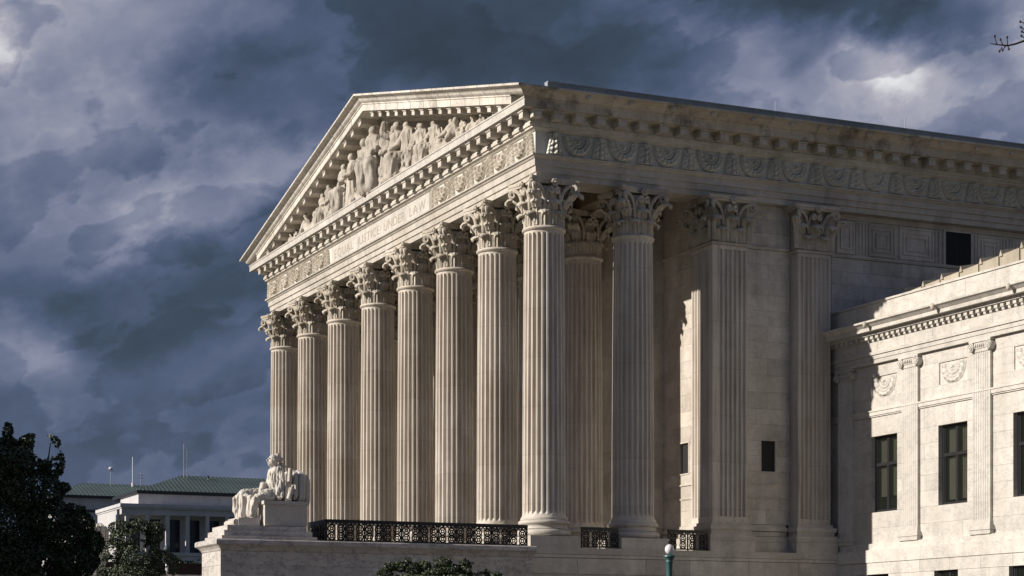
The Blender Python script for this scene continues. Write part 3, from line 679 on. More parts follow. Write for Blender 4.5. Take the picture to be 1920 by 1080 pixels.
for me_, y, h, x, sx_, rz in ((SE[0],15.6,2.95,-.85,1.05,0),(ST[0],14.2,2.95,-.70,1.1,.2),(ST[3],17.0,2.9,-.70,1.1,-.2),(ST[1],12.95,2.62,-.85,1.15,.5),(ST[2],18.3,2.6,-.85,1.15,-.5),
    (SE[1],11.7,2.25,-.8,1.15,.2),(SE[0],19.6,2.25,-.8,1.15,-.2),(ST[2],10.65,2.1,-.50,1.2,.6),(SE[0],9.9,1.75,-.9,1.2,.3),(ST[1],20.7,2.1,-.5,1.2,-.6),(SE[1],21.5,1.75,-.9,1.2,-.3),
    (SE[1],8.75,1.6,-.8,1.3,.1),(SE[0],22.7,1.6,-.8,1.3,-.1),(RE[0],7.3,1.6,-.85,.9,0),(RE[1],24.0,1.6,-.85,.9,0),(SE[0],6.0,1.06,-.7,1.3,0),(SE[1],25.3,1.06,-.7,1.3,0),
    (RE[0],4.7,.98,-.85,1.25,0),(RE[1],26.6,.98,-.85,1.25,0),(BU,3.3,.62,-.85,1.3,0),(BU,27.9,.75,-.85,1.2,PI),(RE[1],16.6,1.0,-1.1,.8,0),(BU,13.7,1.2,-1.1,.8,0),(BU,18.9,1.1,-1.1,.8,0),(BU,11.2,1.0,-1.1,.9,PI),
    (SE[0],23.6,1.45,-.5,1.3,-.3),(RE[1],25.0,1.5,-.5,.9,0),(SE[1],26.2,1.0,-.55,1.3,0),(RE[1],27.4,.95,-.6,1.1,0),(SE[0],26.9,.78,-.8,1.4,0),(BU,28.7,.62,-.7,1.2,PI),(BU,29.5,.42,-.75,1.3,PI),(SE[0],28.3,.52,-.8,1.4,0),
    (SE[1],7.6,1.45,-.5,1.3,.3),(RE[0],6.3,1.5,-.5,.9,0),(SE[0],5.1,1.0,-.55,1.3,0),(RE[0],3.8,.95,-.6,1.1,0),(SE[1],3.9,.72,-.8,1.4,0),(BU,2.3,.5,-.7,1.2,0),(SE[1],2.7,.45,-.85,1.4,0),(BU,20.3,1.4,-1.0,.8,PI),(BU,22.1,1.2,-1.05,.9,PI),(BU,9.3,1.0,-1.05,.9,0)):
    fig(me_, y, h, x, sx_, rz)

# ------------------------------------------------------------------ south wing
wing = thing('courthouse_wing', 'lower white marble wing with Ionic pilasters and tall dark windows, right of the temple block', 'building')
XW = 12.4; Y0 = -.185; Y1 = -24.0
wins = [(-2.92-4.2*k, -4.60-4.2*k) for k in range(5)]       # (north edge, south edge)
HO = [(s, n_, 6.99, 9.87) for n_, s in wins] + [(s+.25, n_-.05, 2.3, 4.62) for n_, s in wins]
rows = [2.9, 3.5, 4.1, 4.62, 5.06]; ashlar(wing, 'white', 'x', XW-.22, Y1, Y0, rows, 1.75, holes=[h for h in HO if h[2] < 5], depth=.30, gap=.005)
rows = [5.80, 6.38, 6.99, 7.57, 8.15, 8.72, 9.30, 9.87, 10.60]; ashlar(wing, 'white', 'x', XW, Y1, Y0, rows, 1.75, holes=[h for h in HO if h[2] > 5], depth=.25, gap=.003)
PN = [((n_+s)/2-.86, (n_+s)/2+.86, 11.30, 12.16) for n_, s in wins]
ashlar(wing, 'white', 'x', XW, Y1, Y0, [10.86, 11.30, 12.16, 12.60], 2.1, holes=PN, depth=.2, gap=.003)
def WP(name, mb, m='white', smooth=None): return mb.build(name, m, wing, smooth=smooth)
mbk = MB().box(XW+.26, XW+.6, Y1, Y0, 9.9, 12.7); mbk.box(XW+.26, XW+.6, Y1, Y0, 4.66, 6.96)
for a, b_ in zip([(Y0, Y0)]+[(n_, s) for n_, s in wins], [(n_, s) for n_, s in wins]+[(Y1, Y1)]): mbk.box(XW+.26, XW+.6, b_[0], a[1], 2, 12.7)
WP('wall_core', MB().box(XW+.61, XW+14, Y1, Y0, .1, 13.3), 'farglass')
WP('wall_backing', mbk, 'joint')
mb = MB()
mb.box(XW-.05, XW+.2, Y1, Y0, 10.61, 10.66).box(XW-.09, XW+.2, Y1, Y0, 10.66, 10.80).box(XW-.12, XW+.2, Y1, Y0, 10.80, 10.855); WP('string_course', mb)
mb = MB().box(XW-.14, XW+.2, Y1, Y0-.0, 5.56, 5.795); mb.box(XW-.26, XW+.2, Y1, Y0, 5.07, 5.55); WP('plinth_course', mb)
# entablature of the wing
mb = MB().box(XW-.16, XW+.3, Y1, Y0, 12.61, 12.76).box(XW-.19, XW+.3, Y1, Y0, 12.765, 12.92).box(XW-.24, XW+.3, Y1, Y0, 12.925, 13.04); WP('architrave', mb)
run_y = Y0
k = 0
while run_y > Y1+.1:
    y2 = max(run_y-1.7, Y1); P_ = MB().box(XW-.16, XW+.3, y2+.004, run_y-.004, 13.045, 13.44); WP('frieze_stone', P_)
    cor = [(.16, 13.76), (.64, 13.76), (.64, 13.89), (.67, 13.91), (.72, 13.95), (.80, 14.01), (.86, 14.03), (.86, 14.10), (.16, 14.12)]
    WP('cornice_stone', MB().prism(cor, (lambda yy: lambda o, z: (XW-o, yy, z))(run_y-.004), (lambda yy: lambda o, z: (XW-o, yy, z))(y2+.004)))
    WP('attic_stone', MB().box(XW+.0, XW+.5, y2+.004, run_y-.004, 14.13, 14.93)); WP('attic_coping_stone', MB().box(XW-.05, XW+.6, y2+.003, run_y-.003, 14.935, 15.01))
    run_y = y2
WP('cornice_bed', MB().box(XW-.19, XW+.3, Y1, Y0, 13.441, 13.475).box(XW-.19, XW+.3, Y1, Y0, 13.476, 13.64).box(XW-.42, XW+.3, Y1, Y0, 13.642, 13.757))
de = MB().box(0, .17, 0, .18, 0, .13).mesh('dentil', 'white'); y = Y0-.15; nd = 0
while y > Y1 and nd < 90: put('dentil', de, wing, (XW-.36, y-.19, 13.51)); y -= .335; nd += 1
bo = MB().ball((0,0,0), (.09, .10, .13), 6).mesh('gutter_boss', 'carved', 60)
for i in range(6): put('gutter_boss', bo, wing, (XW-.86, -3.35-4.2*i-.4, 13.98))
# tiled roof
for j in range(4):
    for i in range(20):
        y = -.6-i*1.13; x0, x1 = XW+.75+j*1.0, XW+1.75+j*1.0; z0 = 14.98+.068*max(0, -y-1.2)+j*.20; z1 = z0+.18
        mb = MB().add([(x0, y-1.06, z0-.9), (x1, y-1.06, z1-.9), (x1, y, z1-.9), (x0, y, z0-.9), (x0, y-1.06, z0+.14), (x1, y-1.06, z1+.14), (x1, y, z1+.07), (x0, y, z0+.07)], [(3,2,1,0),(4,5,6,7),(0,1,5,4),(1,2,6,5),(2,3,7,6),(3,0,4,7)])
        WP('roof_tile', mb, 'tile')
        mb = MB().add([(x0-.05, y-.02, z0+.02), (x1, y-.02, z1+.02), (x1, y-.20, z1+.02), (x0-.05, y-.20, z0+.02), (x0-.05, y-.11, z0+.24), (x1, y-.11, z1+.24)], [(3,2,1,0),(0,1,5,4),(2,3,4,5),(0,4,3),(1,2,5)])
        WP('roof_tile_cap', mb, 'tile')
WP('roof_core', MB().add([(XW+.55, Y0, 14.95), (XW+4.9, Y0, 15.5), (XW+13, Y0, 15.5), (XW+.55, Y1, 14.95), (XW+4.9, Y1, 16.3), (XW+13, Y1, 16.3), (XW+13, Y0, 13), (XW+.55, Y0, 13), (XW+13, Y1, 13), (XW+.55, Y1, 13)], [(0,3,4,1),(1,4,5,2),(0,1,2,6,7),(3,9,8,5,4),(0,7,9,3)]), 'tile')
# pilasters with ionic capitals
def ionic(yc):
    p = put('pilaster', None, wing, (XW, yc, 0)); mb = flut_slab(.98, 7, .028, 6.30, 12.18)
    s = mb.build('shaft', 'white', p, (-.115, .49, 0), -PI/2)
    MB().box(-.13, .1, -.50, .50, 6.18, 6.30).box(-.15, .1, -.52, .52, 6.10, 6.18).box(-.20, .1, -.58, .58, 6.03, 6.10).box(-.23, .1, -.62, .62, 5.95, 6.03).box(-.20, .1, -.58, .58, 5.801, 5.945).build('base', 'white', p)
    c = MB().box(-.13, .1, -.49, .49, 12.18, 12.30).box(-.20, .1, -.60, .60, 12.52, 12.60).box(-.16, .1, -.36, .36, 12.30, 12.52)
    for i in range(6): c.ball((-.17, -.27+i*.108, 12.40), (.05, .04, .075), 4)
    for s in (-1, 1):
        pts = []
        for k in range(25): t = k/24; a = PI/2+s*0-(-s)*t*4.4*PI; r_ = .175*(1-.78*t); pts.append((-.20-.03*t, s*.50-s*0+r_*math.cos(a)*1.0, 12.355+r_*math.sin(a)))
        c.tube(pts, .030, 5)
        n_ = 16; c.add([(-.19, s*.50+.165*math.cos(2*PI*i/n_), 12.355+.165*math.sin(2*PI*i/n_)) for i in range(n_)]+[(.0, s*.50+.165*math.cos(2*PI*i/n_), 12.355+.165*math.sin(2*PI*i/n_)) for i in range(n_)], [tuple(range(n_))]+[(i, (i+1) % n_, n_+(i+1) % n_, n_+i) for i in range(n_)])
        c.ball((-.22, s*.50, 12.355), .05, 4)
    c.build('capital', 'white', p, smooth=40)
for k in range(6): ionic(-1.33-4.2*k)
# carved panels
def wing_relief(u, v_):
    h = -.02
    if max(abs(u)/.86, abs(v_)/.43) > .93: h = .0
    h = max(h, swag_h(u*.78, v_*.92+.02)*.38) if abs(u) < .78 and abs(v_) < .38 else h
    return h
WR = relief('relief_carving', 1.66, .80, wing_relief, 'white', 80, 44)
for a, b_, z0, z1 in PN:
    p = put('relief_panel', None, wing, (XW, (a+b_)/2, (z0+z1)/2)); MB().box(.05, .2, -.86, .86, -.43, .43).build('panel_slab', 'white', p)
    put('relief_carving', WR, p, (.048, 0, 0), -PI/2)
    MB().box(-.0, .05, .80, .86, -.43, .43).box(-.0, .05, -.86, -.83, -.43, .43).box(0, .05, -.83, .80, .40, .43).box(0, .05, -.83, .80, -.43, -.40).build('panel_border', 'white', p)
def wing_window(n_, s, z0, z1, x, tall=True):
    wn = put('window', None, wing, (x, 0, 0)); a, b_ = s, n_; mid = (a+b_)/2; D = .19
    zt = z0+(z1-z0)*.63
    MB().box(D, D+.10, a, a+.09, z0, z1).box(D, D+.10, b_-.09, b_, z0, z1).box(D, D+.10, a+.09, b_-.09, z1-.09, z1).box(D, D+.10, a+.09, b_-.09, z0, z0+.10).build('frame', 'frame', wn)
    m2 = MB().box(D-.01, D+.08, mid-.055, mid+.055, z0+.10, z1-.09)
    if tall: m2.box(D-.012, D+.08, a+.09, mid-.055, zt-.06, zt+.06).box(D-.012, D+.08, mid+.055, b_-.09, zt-.06, zt+.06)
    m2.build('mullion', 'frame', wn)
    for p0, p1 in ((a+.09, mid-.055), (mid+.055, b_-.09)):
        for q0, q1 in ((z0+.10, zt-.06), (zt+.06, z1-.09)) if tall else ((z0+.1, z1-.09),):
            MB().box(D+.04, D+.05, p0, p1, q0, q1).build('pane', 'glass', wn)
            MB().box(D+.02, D+.055, p0, p0+.05, q0, q1).box(D+.02, D+.055, p1-.05, p1, q0, q1).build('sash', 'frame', wn)
    zl = z0+random.choice((.12, .75, .2, .6)); r2 = random.uniform(.0, .3)
    if tall:
        bl = MB(); n_f = 14; x_ = [a+.10+(b_-.26-r2*.3-a)*i/n_f for i in range(n_f+1)]
        for i in range(n_f): e = .02*(i % 2); bl.add([(D+.15+e, x_[i], zl), (D+.17-e, x_[i+1], zl), (D+.17-e, x_[i+1], z1-.1), (D+.15+e, x_[i], z1-.1)], [(0,1,2,3)])
        bl.build('curtain', 'blind', wn)
gm = bpy.data.materials.new('window_glass'); gm.use_nodes = True; nn = gm.node_tree.nodes; ll = gm.node_tree.links
gb = nn['Principled BSDF']; gb.inputs['Base Color'].default_value = (.02, .025, .02, 1); gb.inputs['Roughness'].default_value = .05
tr = nn.new('ShaderNodeBsdfTransparent'); ms = nn.new('ShaderNodeMixShader'); ms.inputs[0].default_value = .35
ll.new(tr.outputs[0], ms.inputs[1]); ll.new(gb.outputs[0], ms.inputs[2]); ll.new(ms.outputs[0], nn['Material Output'].inputs[0]); M['glass'] = gm
for n_, s in wins:
    wing_window(n_, s, 6.99, 9.87, XW); wing_window(n_-.05, s+.25, 2.3, 4.62, XW-.22, False)

# ------------------------------------------------------------------ cheek walls of the front steps
def cheek(name, label, yc, mirror=1):
    t = thing(name, label, 'wall', (0, yc, 0)); ya, yb = -1.29, 1.05
    MB().box(-12.52, -1.06, ya+.06, yb-.06, .1, 5.1).build('wall_core', 'joint', t)
    rows = [2.6, 3.3, 3.98, 4.62, 5.10]
    ashlar(t, 'cheek', 'y', ya, -12.6, -1.05, rows, 2.6, depth=.08, gap=.003)
    for ri in range(4): block('stone_block', 'cheek', t, -12.62, -12.53, ya+.002, yb, rows[ri]+.004, rows[ri+1]-.004)
    prof = [(0, 5.102), (.03, 5.13), (.05, 5.18), (.12, 5.26), (.20, 5.31), (.22, 5.33), (.22, 5.46), (.18, 5.50), (0, 5.50)]
    n = 5; xs = [-12.6+(11.6)*i/n for i in range(n+1)]
    c = lambda o, z: (-12.6-o, ya-o, z)
    for i in range(n):
        f0 = c if i == 0 else (lambda xx: lambda o, z: (xx+.004, ya-o, z))(xs[i]); f1 = (lambda xx: lambda o, z: (xx-.004, ya-o, z))(xs[i+1])
        MB().prism(prof, f0, f1).build('coping_stone', 'cheek', t)
    MB().prism(prof, c, lambda o, z: (-12.6-o, yb+o, z)).build('coping_stone', 'cheek', t)
    MB().box(-12.6, -1.0, ya, yb, 5.11, 5.498).build('coping_core', 'cheek', t)
    return t
cheek('cheek_wall', 'long grey-veined marble stair wall carrying the near seated statue and iron railing', 0)
cheek('cheek_wall', 'far marble stair wall behind the dark tree, carrying the distant statue', 31.0)

# statue -----------------------------------------------------------------
def sp(U, V, y=0):
    x = -10.95+(U/6-62.5)/52+.305*y; z = 6.04+(158.75-V/6)/54.7-.06*y; return (x+10.5, y, z-6.0)
def statue_mesh():
    c = []
    def k(a, ra, b_, rb): c.append((sp(*a), ra, sp(*b_), rb))
    k((555,185), .165, (545,215), .15); k((600,165), .13, (625,185), .11); k((515,235), .07, (520,250), .06)   # head, hair knot, chin
    k((500,208), .035, (495,218), .03); k((568,230), .095, (582,290), .115); k((640,300,-.30), .05, (655,640,-.62), .04); k((610,350,-.36), .04, (590,590,-.52), .035); k((470,600,-.42), .05, (345,660,-.46), .045); k((340,700,-.48), .04, (300,860,-.46), .045); k((240,600,.1), .045, (330,650,-.15), .05)
    k((585,330,-.28), .13, (560,330,.30), .13); k((575,360,0), .27, (565,440,0), .25); k((565,440,0), .25, (600,590,0), .30)
    k((600,600,-.2), .23, (480,610,-.28), .20); k((480,610,-.28), .20, (350,690,-.32), .16); k((350,690,-.32), .155, (330,800,-.34), .12); k((330,800,-.34), .12, (330,880,-.34), .10); k((330,885,-.36), .08, (370,930,-.45), .06)
    k((590,590,.2), .23, (400,575,.28), .20); k((400,575,.28), .20, (225,580,.30), .165); k((225,590,.30), .16, (215,740,.28), .14); k((215,740,.28), .14, (205,860,.25), .12); k((205,870,.2), .08, (130,890,.2), .06)
    k((130,630,.55), .10, (140,760,.55), .12); k((140,760,.5), .12, (165,860,.4), .09); k((180,590,.5), .10, (130,640,.55), .10)
    k((620,325,-.34), .13, (660,440,-.46), .115); k((660,440,-.46), .11, (625,540,-.50), .09); k((625,540,-.5), .085, (600,600,-.5), .07)
    k((660,430,-.44), .12, (680,560,-.44), .10); k((680,560,-.44), .10, (620,640,-.48), .09)
    k((545,340,.36), .12, (500,450,.42), .10); k((500,450,.42), .09, (440,490,.30), .075); k((440,480,.1), .10, (430,540,0), .10); k((425,560,-.05), .10, (470,600,-.1), .11)
    k((640,250,.1), .09, (670,260,.15), .07)
    k((300,640,-.1), .10, (290,820,-.05), .12); k((380,640,-.2), .14, (540,640,-.42), .10)
    return figure_mesh('figure', c, .018, .026, 'statue', 10, head=(sp(550,195), .15), smooth=3)
FIG = statue_mesh()
def statue(label, loc, scale=1.0):
    t = thing('seated_statue', label, 'statue', loc, group=None)
    put('figure', FIG, t)
    # face: brow, nose, lips as small relief on the head
    f = MB(); f.ball(sp(487,205), (.035,.03,.05), 5); f.ball(sp(505,180), (.04,.10,.025), 5); f.ball(sp(500,228), (.03,.05,.015), 5); f.ball(sp(565,200,-.16), (.03,.02,.05), 5)
    f.build('face', 'statue', t, smooth=60)
    th = MB(); x0, x1 = sp(385,0)[0], sp(855,0)[0]; zs = sp(0,680)[2]
    th.box(x0, x1, -.78, .78, .02, zs-.12).box(x0-.05, x1+.03, -.84, .84, zs-.12, zs); th.build('seat', 'statue', t)
    bk = MB()   # rounded back: two stacked barrel slabs
    for (u0, u1, va, vb, hw) in ((712, 765, 305, 660, .80), (765, 838, 300, 690, .83), (838, 905, 345, 720, .70)):
        xa, xb = sp(u0,0)[0]+.01, sp(u1,0)[0]; zt, zb = sp(0,va)[2], sp(0,vb)[2]; pts = []
        for i in range(17): a = PI*i/16; pts.append((hw*math.cos(a), zt-.35+.35*math.sin(a)))
        for i in range(7): a = PI+PI/2*i/6; pts.append((-hw+.12-.12*math.cos(a-PI)*1.0 if False else -hw+.12*(i/6), zb+.15*(1-i/6)))
        for i in range(7): pts.append((hw-.12*(1-i/6), zb+.15*(i/6)))
        e = (xb-xa)*.22
        for qa, qb, s0, s1 in ((xa, xa+e, .95, 1.0), (xa+e, xb-e, 1.0, 1.0), (xb-e, xb, 1.0, .93)):
            zc = (zt+zb)/2
            bk.prism(pts, (lambda q, s: lambda y, z: (q, y*s, zc+(z-zc)*s))(qa, s0), (lambda q, s: lambda y, z: (q, y*s, zc+(z-zc)*s))(qb, s1))
    bk.build('backrest', 'statue', t, smooth=35)
    ar = MB(); pts = []
    for i in range(22):
        a = PI*.5-i*.33; r_ = .15-.005*i; c0 = sp(760, 565, -.70); pts.append((c0[0]+r_*math.cos(a), c0[1], c0[2]+r_*math.sin(a)))
    ar.tube(pts, .055, 6); ar.tube([sp(760,540,-.70), sp(745,600,-.70), sp(725,670,-.72)], .09, 8); ar.tube([sp(745,320,-.72), sp(735,470,-.72)], .085, 8); ar.build('armrest', 'statue', t, smooth=50)
    tb = MB(); tb.box(sp(630,0)[0], sp(700,0)[0], -.62, -.30, zs, sp(0,300)[2]-.2); tb.build('tablet', 'statue', t)
    fb = MB(); fb.box(sp(115,0)[0], sp(350,0)[0], -.55, .70, .0, sp(0,872)[2]); fb.tube([(sp(100,0)[0], -.5, .12), (sp(100,0)[0], .66, .12)], .12, 10); fb.build('footrest', 'statue', t, smooth=40)
    pl = MB().box(-1.92, 1.20, -1.02, 1.02, -.36, -.18); pl.build('plinth_course', 'cheek', t); pl = MB().box(-1.78, 1.02, -.92, .95, -.178, -.002); pl.build('plinth_course', 'cheek', t)
    MB().box(-2.02, 1.36, -1.10, 1.04, -.50, -.362).build('plinth_course', 'cheek', t)
    return t
statue('weathered marble figure in robes seated on a round-backed throne at the near wall end', (-10.5, 0, 6.0))
statue('distant seated marble figure on the far stair wall, half hidden by the dark tree', (-10.5, 31.0, 6.0))

# railings -----------------------------------------------------------------
def panel_mesh(w_):
    mb = MB(); H = .76
    mb.box(0, w_, -.02, .02, .03, .07).box(0, w_, -.02, .02, .60, .635).box(0, .022, -.02, .02, .07, .60).box(w_-.022, w_, -.02, .02, .07, .60)
    n = 2; cw = w_/n
    for i in range(n):
        cx_ = cw*(i+.5)
        for cz in (.20, .465):
            for R_, r_ in ((.125, .027), (.052, .022)):
                mb.tube([(cx_+R_*math.cos(2*PI*k/14), 0, cz+R_*math.sin(2*PI*k/14)) for k in range(14)], r_, 4, True)
            for a in range(4): t = PI/4+a*PI/2; mb.tube([(cx_+.05*math.cos(t), 0, cz+.05*math.sin(t)), (cx_+.175*math.cos(t), 0, cz+.175*math.sin(t))], .022, 4)
        mb.box(cx_-.012, cx_+.012, -.015, .015, .60, .69)
    for i in range(5): q = w_*(i+.5)/5; mb.box(q-.03, q+.03, -.012, .012, .635, .655)
    return mb.mesh('panel', 'iron')
PM = {}
def railing(label, x0, y0, x1, y1, ret=None):
    t = thing('iron_railing', label, 'railing', (x0, y0, ZT), group='black iron railings of the terrace')
    def leg(ax, ay, bx, by):
        L_ = math.hypot(bx-ax, by-ay); a = math.atan2(by-ay, bx-ax); n = max(1, round(L_/.68)); w_ = L_/n; key = round(w_, 3)
        if key not in PM: PM[key] = panel_mesh(w_)
        for i in range(n):
            put('panel', PM[key], t, (ax-x0+math.cos(a)*w_*i, ay-y0+math.sin(a)*w_*i, 0), a)
        for i in range(n+1):
            MB().box(-.022, .022, -.03, .03, 0, .78).build('post', 'iron', t, (ax-x0+math.cos(a)*w_*i, ay-y0+math.sin(a)*w_*i, 0), a)
        MB().box(-.02, L_+.02, -.05, .05, .70, .78).box(-.0, L_, -.035, .035, .655, .70).build('top_rail', 'iron', t, (ax-x0, ay-y0, 0), a)
    leg(x0, y0, x1, y1)
    if ret: leg(x0, y0+.05, x0, ret)
railing('long black iron railing of ring panels along the stair wall top', -8.76, -.98, -1.15, -.98, .95)
railing('short black iron railing between the corner column and second side column', 1.12, -.85, 2.62, -.85)
railing('short black iron railing beside the sunlit strip, left of the first wall pilaster', 4.75, -.85, 6.40, -.85)

# lamp ----------------------------------------------------------------------
t = thing('street_lamp', 'white globe lamp on a green bronze post in front of the terrace', 'lamp', (-4.18, -17.1, 0))
MB().ball((0,0,4.57), (.13,.13,.145), 10).build('globe', 'globe', t, smooth=60)
MB().lathe([(.02,4.40),(.10,4.42),(.17,4.40),(.18,4.36),(.13,4.33),(.10,4.25),(.115,4.22),(.09,4.18),(.085,3.6),(.10,2),(.11,1),(.16,.9),(.2,.5),(.26,.3),(.28,0)], 20).build('post', 'post', t, smooth=50)
MB().lathe([(.03,4.71),(.05,4.73),(.03,4.75),(.045,4.78),(.01,4.82)], 10).build('finial', 'iron', t, smooth=50)

# far buildings ----------------------------------------------------------------
fa = thing('far_building', 'distant office building with green ribbed hip roof and square pillars, left of the statue', 'building')
def FP(name, mb, m, par): return mb.build(name, m, par)
def hip(par, x0, x1, y0, y1, ze, zr, inset, rib=.55):
    ym_ = (y0+y1)/2; mb = MB().add([(x0,y0,ze),(x1,y0,ze),(x1,y1,ze),(x0,y1,ze),(x0+inset,ym_,zr),(x1-inset,ym_,zr)], [(0,1,5,4),(1,2,5),(2,3,4,5),(3,0,4),(3,2,1,0)])
    rf = mb.build('roof', 'copper', par); rb = MB(); x = x0+.3; n = 0
    while x < x1:
        f = 1.0
        if x < x0+inset: f = (x-x0)/inset
        if x > x1-inset: f = (x1-x)/inset
        rb.tube([(x, y0-.02, ze+.03), (x, y0+(ym_-y0)*f, ze+(zr-ze)*f+.03)], .045, 4); x += rib
    y = y0+.3
    while y < y1:
        f = 1-abs(y-ym_)/(ym_-y0); rb.tube([(x0-.02, y, ze+.03), (x0+inset*f, y, ze+(zr-ze)*f+.03)], .045, 4); y += rib
    o = rb.build('roof_ribs', 'copper', rf); o['kind'] = 'stuff'
    MB().box(x0-.12, x1+.12, y0-.12, y1+.12, ze-.42, ze-.005).build('eave', 'frame', par)
hip(fa, 31.0, 75, 191.8, 206, 23.1, 25.9, 8.0)
FP('upper_wall', MB().box(31.15, 74.8, 192, 202.3, 19, 22.66), 'farwall', fa)
FP('lower_wall', MB().box(27.95, 76, 190.6, 202.1, 0, 20.4), 'farwall', fa)
FP('cornice', MB().box(27.85, 76, 187.7, 202.2, 20.35, 20.55).box(27.70, 76, 187.55, 202.3, 20.56, 21.0), 'farwall', fa)
FP('lintel', MB().box(27.95, 76, 187.87, 189, 19.62, 20.34), 'farwall', fa)
FP('terrace_base', MB().box(27.5, 76, 187.4, 190.5, 0, 14.5), 'farwall', fa)
FP('ledge', MB().box(27.3, 76, 187.2, 187.39, 14.3, 14.7), 'farwall', fa)
for k in range(18):
    x = 28.5+k*2.68; FP('pillar', MB().box(x, x+.46, 187.9, 188.5, 14.5, 19.61), 'farwall', fa)
    wn = put('window', None, fa); MB().box(x+.65, x+2.5, 190.55, 190.595, 14.8, 19.2).build('pane', 'farglass', wn)
    m2 = MB()
    for i in (1, 2): m2.box(x+.65+1.85*i/3-.03, x+.65+1.85*i/3+.03, 190.5, 190.55, 14.8, 19.2)
    for z in (16.2, 17.7): m2.box(x+.65, x+2.5, 190.51, 190.545, z-.03, z+.03)
    m2.build('mullion', 'frame', wn)
MB().box(27.90, 27.94, 189.6, 191.0, 17.6, 19.7).build('wall_niche', 'farglass', fa)
fb_ = thing('far_building', 'further office building with green ribbed roof, behind and left of the pillared one', 'building')
hip(fb_, 34.5, 90, 265.9, 285, 28.1, 31.0, 7, .7)
FP('wall', MB().box(35, 89, 266.3, 284, 0, 27.66), 'farwall', fb_); FP('cornice', MB().box(34.8, 89, 266.0, 266.29, 25.3, 25.7), 'frame', fb_)
for k in range(16): x = 36+k*3.2; FP('window', MB().box(x, x+1.5, 266.2, 266.29, 20, 24.4), 'farglass', fb_)
# antennas on the far roofs
t = thing('antenna', 'thin roof mast topped by a small white dome on the further green roof', 'antenna', (46.08, 274, 30.4)); MB().tube([(0,0,0),(0,0,3.0)], .06, 5).build('mast', 'mast', t); MB().ball((0,0,3.15), (.42,.42,.26), 6).build('dome', 'mastw', t, smooth=60); MB().tube([(-.5,0,2.75),(.5,0,2.75)], .06, 4).build('arm', 'mast', t)
t = thing('antenna', 'bright white vertical whip mast on the further green roof', 'antenna', (49.91, 274, 30.4)); MB().tube([(0,0,0),(0,0,.8)], .26, 6).build('base', 'mastw', t); MB().tube([(0,0,.8),(0,0,5.3)], .085, 5).build('whip', 'mastw', t)
t = thing('antenna', 'small cross-armed aerial just right of the white whip mast', 'antenna', (51.33, 274, 30.4)); MB().tube([(0,0,0),(0,0,2.6)], .05, 5).build('mast', 'mast', t); MB().tube([(-.7,0,1.7),(.7,0,1.7)], .04, 4).build('arm', 'mast', t); MB().tube([(-.4,0,2.2),(.4,0,2.2)], .04, 4).build('arm', 'mast', t)
t = thing('antenna', 'tall twin-pole aerial above the pillared building roof', 'antenna', (39.02, 197.6, 24.7)); MB().tube([(-.22,0,0),(-.22,0,5.4)], .05, 5).build('mast', 'mast', t); MB().tube([(.22,0,0),(.22,0,4.8)], .04, 5).build('mast', 'mast', t); MB().tube([(-.25,0,5.4),(.35,0,5.45)], .04, 4).build('arm', 'mast', t); MB().tube([(.2,0,4.7),(.9,0,4.72)], .03, 4).build('arm', 'mast', t)
t = thing('roof_vent', 'small stub vent on the green roof right of the twin aerial', 'vent', (42.17, 197.6, 24.9)); MB().tube([(0,0,0),(0,0,.75)], .07, 5).build('pipe', 'mast', t); MB().ball((0,0,.85), .16, 5).build('cap', 'frame', t)

# small lamp and garden wall near the far building
t = thing('street_lamp', 'pale thin lamp post with a green lantern before the far pillared building', 'lamp', (-3.38, 42.0, 0))
MB().tube([(0,0,0),(0,0,6.6)], .085, 8).build('post', 'mastw', t); MB().lathe([(.12,6.6),(.34,6.8),(.40,7.0),(.15,7.25),(.2,7.4),(.1,7.6),(.02,7.7)], 12).build('lantern', 'copper', t, smooth=40)
t = tag(MB().box(-9, 20, 44.4, 44.8, 0, 6.75).build('garden_wall', 'brick'), 'dark red-brown wall low behind the statue wall, under the far building', 'wall')

# trees --------------------------------------------------------------------------
def crown(mb, blobs, n, size, rnd, dens=.35):
    tot = sum(b_[3]*b_[4]*b_[5] for b_ in blobs)**1.0
    ws = [(b_[3]*b_[4]*b_[5])**.67 for b_ in blobs]; sw = sum(ws)
    vs = []; fs = []
    for b_, wv in zip(blobs, ws):
        for _ in range(int(n*wv/sw)):
            while True:
                d_ = Vector((rnd.uniform(-1,1), rnd.uniform(-1,1), rnd.uniform(-1,1)))
                if .05 < d_.length <= 1: break
            r_ = d_.length; d_ = d_/r_*(dens+(1-dens)*r_**.5)
            p = Vector((b_[0]+d_.x*b_[3], b_[1]+d_.y*b_[4], b_[2]+d_.z*b_[5]))
            q = noise.noise(p*(1.1/size*.10)); 
            if q < -.3: continue
            s = size*rnd.uniform(.6, 1.25); n_ = (d_*.6+Vector((rnd.uniform(-1,1), rnd.uniform(-1,1), rnd.uniform(-.4,1)))).normalized()
            u = n_.orthogonal().normalized(); a = rnd.uniform(0, 2*PI); v_ = n_.cross(u); t1 = u*math.cos(a)+v_*math.sin(a); t2 = n_.cross(t1)
            k = len(vs); vs += [p-t1*s*.5, p+t2*s*.27+n_*s*.06, p+t1*s*.5, p-t2*s*.27+n_*s*.06]; fs.append((k, k+1, k+2)); fs.append((k, k+2, k+3))
    mb.add(vs, fs)
